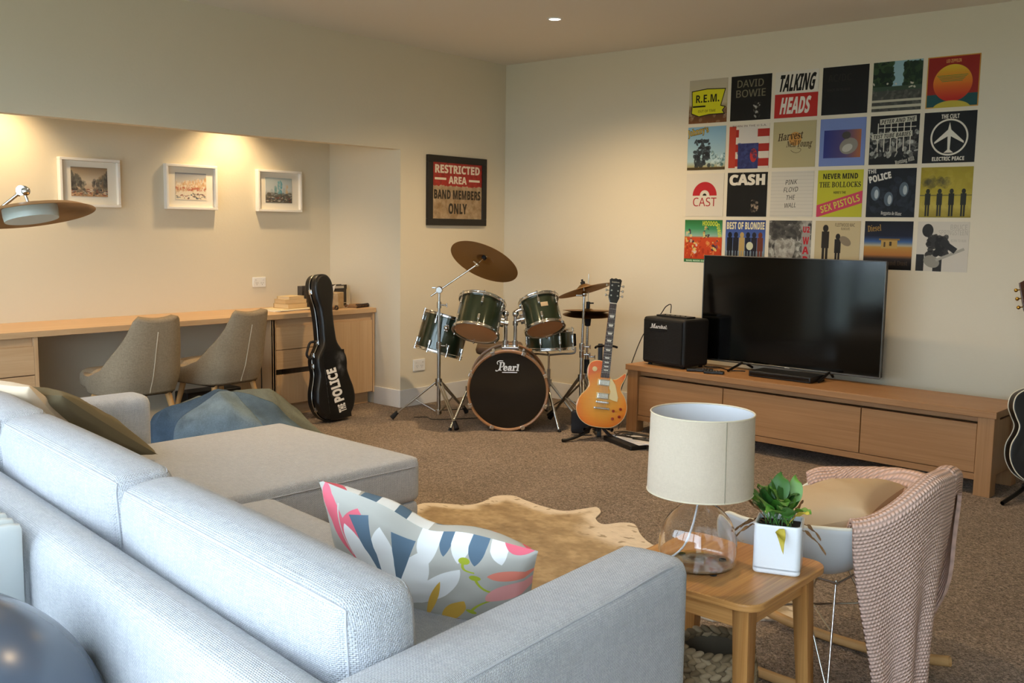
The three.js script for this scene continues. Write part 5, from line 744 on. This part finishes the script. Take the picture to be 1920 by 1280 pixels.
{
  const hd = V(1.33, 1.405, 4.44), L = V(-0.757, 0, 0.653), t = thing('floor_lamp', 'floor lamp head with bronze dish and frosted light at the left edge', 'floor lamp', [hd.x + L.x * 0.62, 0, hd.z + L.z * 0.62], KA), o = (x, y, z = 0) => V(x + 0.62, y, z);   // local x to the right of the photo
  const q = new THREE.Matrix4().makeRotationFromEuler(new THREE.Euler(-0.10, 0, 0.20, 'ZXY')).setPosition(0.62, 1.405, 0);
  const bronze = mat(0xffffff, 0.3, 0.55, { side: THREE.DoubleSide, map: dataTex(256, 256, (u, v) => { const n = fbm(u, v, 6, 6, 31, 4); return [222 - 90 * n, 172 - 76 * n, 116 - 60 * n]; }, true, 1, 1) });
  part(t, 'dish_shade', lathe([[0.02, 0.026], [0.12, 0.024], [0.2, 0.008], [0.245, -0.012], [0.246, -0.014], [0.2, 0.004], [0.12, 0.02], [0.02, 0.022]].reverse(), 64).applyMatrix4(q), bronze);
  part(t, 'frosted_light', merge([cyl(0.105, 0.028, 0, 0.006, 0, 48), cyl(0.102, 0.022, 0, -0.018, 0, 48, 0.105)]).applyMatrix4(q), mat(0xcfd6cf, 0.35));
  part(t, 'mount_disc', cyl(0.018, 0.008, 0, 0.03, 0, 20).applyMatrix4(q), M.black); part(t, 'stem', bar(V(0, 0.03, 0).applyMatrix4(q), o(-0.022, 1.485), 0.006), M.chrome);
  part(t, 'joint', merge([new THREE.CylinderGeometry(0.02, 0.02, 0.03, 24).rotateX(PI / 2).translate(0.62 - 0.03, 1.495, 0), ball(0.018, 0.62 - 0.015, 1.492, 0.004), bar(o(-0.05, 1.478), o(-0.03, 1.495), 0.010)]), M.chrome);
  part(t, 'arm', bar(o(-0.035, 1.49), V(0.0, 1.04, 0), 0.0065), M.chrome); part(t, 'pole', bar(V(0, 0.02, 0), V(0, 1.06, 0), 0.011), M.chrome); part(t, 'pole_joint', ball(0.022, 0, 1.05, 0), M.chrome); part(t, 'base', lathe([[0, 0], [0.14, 0], [0.14, 0.012], [0.13, 0.018], [0.015, 0.024], [0, 0.024]], 48), M.steel);
}
// ---------------------------------------------------------------- cowhide rug
{
  const out = [[2.06, 3.02], [2.02, 2.88], [2.20, 2.75], [2.215, 2.67], [2.19, 2.54], [2.245, 2.47], [2.35, 2.49], [2.49, 2.515], [2.61, 2.505], [2.655, 2.41], [2.685, 2.343], [2.747, 2.39], [2.80, 2.505], [2.875, 2.55], [2.922, 2.47], [2.97, 2.445], [3.09, 2.56], [3.17, 2.624], [3.252, 2.666], [3.46, 2.74], [3.7, 2.80], [3.92, 2.84], [4.06, 2.93], [4.02, 3.02], [3.90, 3.12], [3.82, 3.21], [3.72, 3.20], [3.66, 3.32], [3.7, 3.55], [3.6, 3.72], [3.3, 3.82], [2.95, 3.78], [2.72, 3.62], [2.66, 3.42], [2.45, 3.30], [2.2, 3.22]];
  const x0 = 1.95, z0 = 2.3, W = 2.2, Hh = 1.6;
  const tex = dataTex(1024, 745, (u, v) => {
    const X = x0 + u * W, Z = z0 + (1 - v) * Hh; let best = 9;
    for (let i = 0; i < out.length; i++) { const a = out[i], b = out[(i + 1) % out.length], dx = b[0] - a[0], dz = b[1] - a[1], k = clamp(((X - a[0]) * dx + (Z - a[1]) * dz) / (dx * dx + dz * dz)); best = Math.min(best, Math.hypot(X - a[0] - k * dx, Z - a[1] - k * dz)); }
    const n = fbm(u, v, 14, 12, 41, 4), st = fbm(u, v, 70, 60, 43, 3), sp = fbm(u, v, 60, 60, 47, 2), patch = sstep(0.34, 0.16, Math.hypot((X - 3.1) * 0.9, (Z - 2.62) * 1.7) - 0.12 * (n - 0.5)), edge = sstep(0.10, 0.03, best + 0.10 * (n - 0.5));
    let white = clamp(Math.max(patch, edge)); const spots = sstep(0.70, 0.78, sp) * 0.8;
    const tan = [lerp(200, 134, n) + 50 * (st - 0.5), lerp(176, 110, n) + 48 * (st - 0.5), lerp(138, 78, n) + 44 * (st - 0.5)], wc = [222 + 20 * (st - 0.5), 208 + 20 * (st - 0.5), 190 + 20 * (st - 0.5)];
    return [0, 1, 2].map((k) => lerp(lerp(tan[k], wc[k], white), tan[k] * 0.78, spots * (0.4 + 0.4 * white)));
  }, true, 1, 1); tex.wrapS = tex.wrapT = THREE.ClampToEdgeWrapping;
  const g = slab(out.map(([x, z]) => [x, -z]), 0.008, 0.002); { const p = g.attributes.position, uv = g.attributes.uv; for (let i = 0; i < p.count; i++) uv.setXY(i, (p.getX(i) - x0) / W, 1 - (-p.getY(i) - z0) / Hh); } g.rotateX(-PI / 2);
  single('cowhide_rug', 'tan and white cowhide rug lying on the carpet', 'rug', g, mat(0xffffff, 0.75, 0, { map: tex, bumpMap: dataTex(512, 512, (u, v) => fbm(u, v, 30, 130, 51, 3), false, 0.25, 0.25), bumpScale: 0.002, sheen: 0.3, sheenColor: new THREE.Color(0xffe8c8) }));
}
// ---------------------------------------------------------------- side table, lamp, plant, basket
const TT = 0.48, TC = [4.205, 3.9], TA = 0.0;
{
  const t = thing('side_table', 'oak side table with rounded corners beside the sofa arm', 'side table', [TC[0], 0, TC[1]], TA), w = 0.44, d = 0.44, m = M.table;
  const s = new THREE.Shape(), r = 0.055; s.moveTo(-w / 2 + r, -d / 2); s.lineTo(w / 2 - r, -d / 2); s.absarc(w / 2 - r, -d / 2 + r, r, -PI / 2, 0); s.lineTo(w / 2, d / 2 - r); s.absarc(w / 2 - r, d / 2 - r, r, 0, PI / 2); s.lineTo(-w / 2 + r, d / 2); s.absarc(-w / 2 + r, d / 2 - r, r, PI / 2, PI); s.lineTo(-w / 2, -d / 2 + r); s.absarc(-w / 2 + r, -d / 2 + r, r, PI, 1.5 * PI);
  part(t, 'table_top', tri(new THREE.ExtrudeGeometry(s, { depth: 0.012, bevelEnabled: true, bevelThickness: 0.004, bevelSize: 0.004, bevelOffset: -0.004, bevelSegments: 3, curveSegments: 14 }).translate(0, 0, 0.004).rotateX(-PI / 2).translate(0, TT - 0.02, 0), 'z'), m);
  const q = 0.165;
  for (const [sx, sz] of [[-1, -1], [1, -1], [-1, 1], [1, 1]]) {
    const leg = new THREE.CylinderGeometry(0.5, 0.36, 1, 4, 1).rotateY(PI / 4).scale(0.062, TT - 0.02, 0.062), p = leg.attributes.position; for (let i = 0; i < p.count; i++) { const k = 0.5 - p.getY(i) / (TT - 0.02); p.setXYZ(i, p.getX(i) + sx * (q + 0.022 * k), p.getY(i) + (TT - 0.02) / 2, p.getZ(i) + sz * (q + 0.022 * k)); } leg.computeVertexNormals();
    part(t, 'leg', tri(leg.toNonIndexed(), 'y'), m);
  }
  for (const s2 of [-1, 1]) { part(t, 'apron', box(0.29, 0.06, 0.018, 0, TT - 0.05, s2 * q, 0.002), m); part(t, 'apron', box(0.018, 0.06, 0.29, s2 * q, TT - 0.05, 0, 0.002), m); }
}
{
  const t = thing('table_lamp', 'glass table lamp with a cream drum shade on the side table', 'table lamp', [4.165, TT, 3.945]);
  const glass = mat(0xffffff, 0.0, 0, { transmission: 1, thickness: 0.003, ior: 1.45 });
  const prof = [[0.0, 0.006], [0.094, 0.006], [0.1, 0.012], [0.104, 0.03], [0.104, 0.06], [0.1, 0.09], [0.09, 0.118], [0.074, 0.142], [0.054, 0.16], [0.036, 0.17], [0.029, 0.178], [0.028, 0.2], [0.028, 0.215]], n = prof.length;
  const inner = prof.map(([x, y], i) => [Math.max(0, x - 0.003), i < 2 ? y + 0.004 : y - 0.0006]).reverse(), curve = (a) => new THREE.CatmullRomCurve3(a.map(([x, y]) => V(x, y, 0)), false, 'centripetal').getPoints(60).map((p) => [Math.max(0, p.x), p.y]);
  part(t, 'glass_base', lathe([...curve(prof), ...curve(inner)], 72), glass, 'clear glass dome base');
  for (let i = 0; i < 4; i++) part(t, 'felt_pad', cyl(0.010, 0.006, Math.cos(i * PI / 2 + 0.5) * 0.08, 0.003, Math.sin(i * PI / 2 + 0.5) * 0.08, 16), M.rubber);
  part(t, 'cord', tube([[0.0, 0.215, 0.0], [-0.004, 0.16, 0.004], [-0.014, 0.1, 0.012], [-0.03, 0.05, 0.026], [-0.06, 0.018, 0.045], [-0.085, 0.014, 0.03]], 0.003, 60, 8), mat(0xe8e8ea, 0.5));
  part(t, 'lamp_holder', merge([cyl(0.033, 0.012, 0, 0.219, 0, 28), cyl(0.018, 0.06, 0, 0.25, 0, 20)]), M.chrome); part(t, 'bulb', lathe([[0, 0.28], [0.013, 0.285], [0.016, 0.3], [0.026, 0.325], [0.028, 0.345], [0.02, 0.365], [0, 0.374]], 24), mat(0xf0f0ee, 0.3));
  const y0 = 0.208, y1 = 0.418, r0 = 0.140, r1 = 0.136, linen = weave([238, 219, 194], [216, 196, 168], 71, 0.2, 150, 0.4);
  const shM = mat(0xffffff, 0.9, 0, { ...linen, bumpScale: 0.0004, transmission: 0.1, thickness: 0, side: THREE.DoubleSide });
  const sh = lathe([[r0, y0], [r1, y1]], 72); { const uv = sh.attributes.uv; for (let i = 0; i < uv.count; i++) uv.setXY(i, uv.getX(i) * 0.87, uv.getY(i) * 0.21); }
  part(t, 'lamp_shade', sh, shM, 'cream linen drum shade');
  part(t, 'shade_lining', lathe([[r0 - 0.0015, y0], [r1 - 0.0015, y1]], 72), mat(0xeceef2, 0.9, 0, { side: THREE.DoubleSide, transmission: 0.2, thickness: 0 }));
  for (const [r, y] of [[r0, y0], [r1, y1]]) part(t, 'shade_rim', new THREE.TorusGeometry(r - 0.0005, 0.0022, 8, 72).rotateX(PI / 2).translate(0, y, 0), mat(0xd9cbb0, 0.9));
  part(t, 'shade_seam', bar(V(Math.sin(0.98) * (r0 + 0.0006), y0, Math.cos(0.98) * (r0 + 0.0006)), V(Math.sin(0.98) * (r1 + 0.0006), y1, Math.cos(0.98) * (r1 + 0.0006)), 0.0009, 0.0009, 6), mat(0x8a8068, 0.9));
  for (let i = 0; i < 3; i++) { const a = i * 2 * PI / 3 + 0.3; part(t, 'shade_spoke', bar(V(0, 0.245, 0), V(Math.cos(a) * 0.138, 0.245, Math.sin(a) * 0.138), 0.0016), M.steel); }
}
{
  const t = thing('potted_plant', 'green leafy plant with yellowing leaves in a square white pot', 'potted plant', [4.335, TT, 3.815], 0.36), w = 0.122, h = 0.135, r = rng(21);
  const o = new THREE.Shape(), R = 0.016, hw = w / 2; const rr = (s, a) => { s.moveTo(-a + R, -a); s.lineTo(a - R, -a); s.absarc(a - R, -a + R, R, -PI / 2, 0); s.lineTo(a, a - R); s.absarc(a - R, a - R, R, 0, PI / 2); s.lineTo(-a + R, a); s.absarc(-a + R, a - R, R, PI / 2, PI); s.lineTo(-a, -a + R); s.absarc(-a + R, -a + R, R, PI, 1.5 * PI); };
  rr(o, hw); const hole = new THREE.Path(); rr(hole, hw - 0.007); const wl = new THREE.Shape(); rr(wl, hw); wl.holes.push(hole);
  const e = { bevelEnabled: true, bevelThickness: 0.004, bevelSize: 0.003, bevelOffset: -0.003, bevelSegments: 3, curveSegments: 12 };
  part(t, 'pot', merge([new THREE.ExtrudeGeometry(wl, { ...e, depth: h - 0.02 }).translate(0, 0, 0.014), new THREE.ExtrudeGeometry(o, { ...e, depth: 0.01, bevelThickness: 0.008, bevelSize: 0.009, bevelOffset: -0.009 }).translate(0, 0, 0.008)].map((g) => g.rotateX(-PI / 2))), mat(0xe9ebee, 0.22, 0, { clearcoat: 0.3 }));
  part(t, 'soil', box(w - 0.016, 0.01, w - 0.016, 0, h - 0.02, 0, 0.003), mat(0x2a1d14, 0.95));
  const greens = [0x4a8030, 0x5c9a38, 0x3a6a2a, 0x7aac40].map((c) => mat(c, 0.42, 0, { transmission: 0.2, thickness: 0, side: THREE.DoubleSide })), yellow = mat(0xc2ac3c, 0.5, 0, { side: THREE.DoubleSide }), brown = mat(0x7a5630, 0.7, 0, { side: THREE.DoubleSide });
  const leaf = (len, wd, az, up, droop, ox, oz, m, stem = 0.05) => {
    const d = V(Math.cos(az), 0, Math.sin(az)), s = V(-d.z, 0, d.x), b = V(ox, h - 0.016, oz), path = (k) => { const l = k * (len + stem); return b.clone().addScaledVector(d, l * Math.cos(up) * (0.6 + 0.4 * k)).add(V(0, l * Math.sin(up) - droop * k * k * (len + stem), 0)); };
    const k0 = stem / (len + stem);
    const bl = sheet((u, v) => { const k = lerp(k0, 1, v), a = wd * Math.sin(Math.pow(v, 0.75) * PI) * (1 - 0.25 * v), x = (u - 0.5) * 2; return path(k).addScaledVector(s, x * a).add(V(0, Math.abs(x) * a * 0.35 + 0.004 * Math.sin(v * 9 + u * 3), 0)); }, 6, 14, 0.0006);
    const lf = part(t, 'leaf', merge([bl, tube([0, 0.5, 1].map((k) => path(k * k0)), 0.0014, 6, 5)]), m);
  };
  for (let i = 0; i < 30; i++) leaf(0.075 + r() * 0.06, 0.022 + r() * 0.016, r() * 2 * PI, 0.75 + r() * 0.7, 0.1 + r() * 0.5, (r() - 0.5) * 0.07, (r() - 0.5) * 0.07, greens[i % 4], 0.025 + r() * 0.04);
  leaf(0.055, 0.014, 1.25, 0.5, 1.0, 0.0, 0.05, yellow, 0.02); leaf(0.06, 0.014, 0.6, 0.9, 0.3, 0.02, 0.01, yellow); leaf(0.07, 0.01, 2.7, 0.9, 0.2, -0.03, 0.0, brown);
  for (const [az, up, dr, ox, oz, l] of [[0.05, 0.35, 1.0, 0.045, 0.03, 0.07], [0.3, 0.5, 0.9, 0.05, -0.02, 0.05], [3.0, 0.5, 0.95, -0.045, 0.03, 0.06], [3.3, 0.4, 0.8, -0.045, 0.0, 0.07], [2.8, 0.5, 0.7, -0.04, -0.02, 0.06], [-1.2, 0.8, 0.2, 0.03, -0.04, 0.08]]) leaf(l * 0.75, 0.006, az, up, dr, ox, oz, brown, 0.03);
}
{
  const t = thing('rope_basket', 'chunky braided rope basket on the carpet under the side table', 'basket', [4.215, 0, 3.915]), m = [0x8a7658, 0x9a8668, 0x705e44].map((c) => mat(c, 0.95)), r = rng(31), lumps = [[], [], []];
  const rows = 11, N = 24, R = (k) => 0.092 + 0.012 * Math.sin(k * PI);
  for (let j = 0; j < rows; j++) for (let i = 0; i < N; i++) for (const s of [-1, 1]) {
    const k = j / (rows - 1), a = (i + 0.5 * (j & 1)) / N * 2 * PI, rr = R(k) + (r() - 0.5) * 0.004, g = new THREE.SphereGeometry(1, 8, 6).scale(0.0105, 0.0095, 0.021).rotateX(s * 0.55 + (r() - 0.5) * 0.3).translate(rr + 0.003, 0.014 + j * 0.0245 + s * 0.0065, 0);
    lumps[Math.floor(r() * 3)].push(g.rotateY(-a));
  }
  lumps.forEach((l, i) => { const o = part(t, 'braided_rope', merge(l), m[i]); o.userData.kind = 'stuff'; });
  part(t, 'basket_wall', lathe([[0, 0.002], [0.085, 0.002], [0.092, 0.02], [0.1, 0.14], [0.092, 0.25], [0.086, 0.25], [0.092, 0.14], [0.082, 0.014], [0, 0.012]], 40), mat(0x5a5040, 0.95));
}
// ---------------------------------------------------------------- rocking armchair with knitted throw and cushion
{
  const RC = [4.22, 0, 3.30], t = thing('rocking_chair', 'white moulded rocking armchair on wire legs with oak rockers', 'rocking chair', RC, -0.06);
  // a = 0 is the back (+x), +-PI the front edge
  const rim = (a) => { const k = Math.abs(a) / PI; return k < 0.30 ? lerp(0.665, 0.55, sstep(0.04, 0.30, k)) : k < 0.64 ? lerp(0.55, 0.525, sstep(0.30, 0.6, k)) : lerp(0.525, 0.39, sstep(0.64, 0.86, k)); };
  const rad = (a) => { const e = 2.5, c = Math.cos(a), s = Math.sin(a); return Math.pow(Math.pow(Math.abs(c) / (c > 0 ? 0.30 : 0.26), e) + Math.pow(Math.abs(s) / 0.305, e), -1 / e); };
  const S = (a, s, off = 0) => { const R = rad(a) + off, g = Math.pow(s, 0.62), y = 0.345 + (rim(a) - 0.345) * Math.pow(s, 2.2) + (Math.abs(a) > 2.2 ? 0.02 * Math.sin(s * PI) : 0), back = 0.05 * sstep(0.4, 1, s) * clamp(Math.cos(a)); return V(Math.cos(a) * (R * g) + back, y + off * 0.2, Math.sin(a) * R * g * (1 + 0.02 * s)); };
  const white = mat(0xdcdedd, 0.32, 0, { side: THREE.DoubleSide });
  part(t, 'seat_shell', smooth(sheet((u, v) => S((u - 0.5) * 2 * PI, lerp(0.04, 1, v)), 96, 26, 0.006, true)), white); part(t, 'seat_bottom', cyl(0.1, 0.012, 0, 0.343, 0, 32), white);
  part(t, 'shell_rim', tube(Array.from({ length: 72 }, (_, i) => S((i / 72 - 0.5) * 2 * PI, 1)), 0.006, 200, 8, true), mat(0xe6dfcc, 0.4));
  const rz = 0.205, rocker = (z) => tube([[-0.36, 0.062, z], [-0.24, 0.034, z], [-0.1, 0.02, z], [0.08, 0.02, z], [0.22, 0.034, z], [0.36, 0.062, z]], 0.017, 40, 10).scale(1, 1, 0.8).translate(0, 0, z * 0.2);
  for (const s of [-1, 1]) part(t, 'rocker', tri(rocker(s * rz)), M.oakleg);
  const wires = [];
  for (const s of [-1, 1]) { const z = s * rz; for (const [x0, x1, z1] of [[-0.16, -0.12, 0.1], [-0.16, -0.02, 0.14], [0.16, 0.12, 0.1], [0.16, 0.02, 0.14]]) part(t, 'wire_strut', bar(V(x0, 0.032, z), V(x1, 0.335, s * z1), 0.004), M.chrome); }
  part(t, 'wire_frame', merge([bar(V(-0.13, 0.33, -0.11), V(-0.13, 0.33, 0.11), 0.004), bar(V(0.13, 0.33, -0.11), V(0.13, 0.33, 0.11), 0.004), bar(V(-0.14, 0.2, -0.16), V(0.14, 0.2, 0.16), 0.0035), bar(V(-0.14, 0.2, 0.16), V(0.14, 0.2, -0.16), 0.0035), bar(V(-0.13, 0.33, 0.11), V(0.13, 0.33, 0.11), 0.004), bar(V(-0.13, 0.33, -0.11), V(0.13, 0.33, -0.11), 0.004)]), M.chrome);
  // knitted throw over the back, hanging to the floor on the near side
  const knitMap = dataTex(256, 256, (u, v) => { const n = 14, fy = (v * n) % 1, fx = (u * n + (Math.floor(v * n) & 1) * 0.5) % 1, k = Math.sin(fy * PI) * (0.45 + 0.55 * Math.sin(fx * PI)); return [238 * (0.80 + 0.20 * k), 200 * (0.80 + 0.20 * k), 182 * (0.80 + 0.20 * k)]; }, true, 0.16, 0.16);
  const knit = mat(0xffffff, 0.95, 0, { map: knitMap, bumpMap: dataTex(256, 256, (u, v) => { const n = 14, fy = (v * n) % 1, fx = (u * n + (Math.floor(v * n) & 1) * 0.5) % 1; return Math.sin(fy * PI) * (0.35 + 0.65 * Math.sin(fx * PI)); }, false, 0.16, 0.16), bumpScale: 0.006, specularIntensity: 0.1 });
  const b = thing('knitted_throw', 'pink chunky knitted throw draped over the back of the rocking chair', 'blanket', RC, -0.06);
  const inLen = 0.16;
  const drape = (a, l, hang, mid, squeeze) => {   // l from -inLen (inside) over the rim to +hang (outside)
    const top = S(a, 1), nrm = V(Math.cos(a), 0, Math.sin(a));
    if (l < 0) { const s = 1 + l / 0.42, p = S(a, clamp(s, 0.3, 1)); return p.add(V(-nrm.x * 0.016, 0.012, -nrm.z * 0.016)); }
    const arc = Math.min(1, l / 0.05), ang = arc * PI; if (l < 0.05) return top.clone().addScaledVector(nrm, 0.018 - 0.022 * Math.cos(ang)).add(V(0, 0.012 + 0.014 * Math.sin(ang), 0));
    const q = top.clone().addScaledVector(nrm, 0.04).add(V(0, 0.012 - (l - 0.05), 0)), k = sstep(0, 0.55, l - 0.05), c = S(mid, 1).add(V(Math.cos(mid) * 0.05, 0, Math.sin(mid) * 0.05));
    q.x = lerp(q.x, lerp(c.x, q.x, 0.52), k * squeeze); q.z = lerp(q.z, lerp(c.z, q.z, 0.52), k * squeeze);
    const wv = 0.012 * k * Math.sin(a * 16); q.addScaledVector(nrm, wv - 0.03 * k * 0); q.y = Math.max(q.y, 0.03 + 0.005 * Math.sin(a * 20)); return q;
  };
  const uvLen = (g, lu, lv) => { const uv = g.attributes.uv; for (let i = 0; i < uv.count; i++) uv.setXY(i, uv.getX(i) * lu, uv.getY(i) * lv); return g; };
  part(b, 'throw_main', uvLen(sheet((u, v) => { const a = lerp(0.92, -0.12, u), H = 0.70; return drape(a, lerp(-inLen, H, v), H, 0.45, 1); }, 44, 80, 0.012), 0.42, 0.95), knit);
  part(b, 'throw_back', uvLen(sheet((u, v) => { const a = lerp(-0.08, -2.15, u), H = u < 0.45 ? lerp(0.10, 0.5, sstep(0.12, 0.42, u)) : lerp(0.5, 0.16, sstep(0.5, 0.9, u)); return drape(a, lerp(-inLen * 1.1, H, v), H, -0.7, 0.35).add(V(0, 0.03 * Math.sin(u * PI), 0)); }, 50, 34, 0.012), 0.55, 0.42), knit);
  const c = single('seat_pillow', 'beige cushion lying in the rocking chair', 'pillow', pillow(0.42, 0.40, 0.19, { wr: 0.008, seed: 15 }), mat(0xc9ae8c, 0.9)); c.rotation.set(-1.2, -PI / 2 + 0.1, 0, 'YXZ'); c.position.set(RC[0] + 0.03, 0.505, RC[2] + 0.01);
}

scene.traverse((o) => { if (o.isMesh) { o.castShadow = true; o.receiveShadow = true; } });
renderer.render(scene, camera);
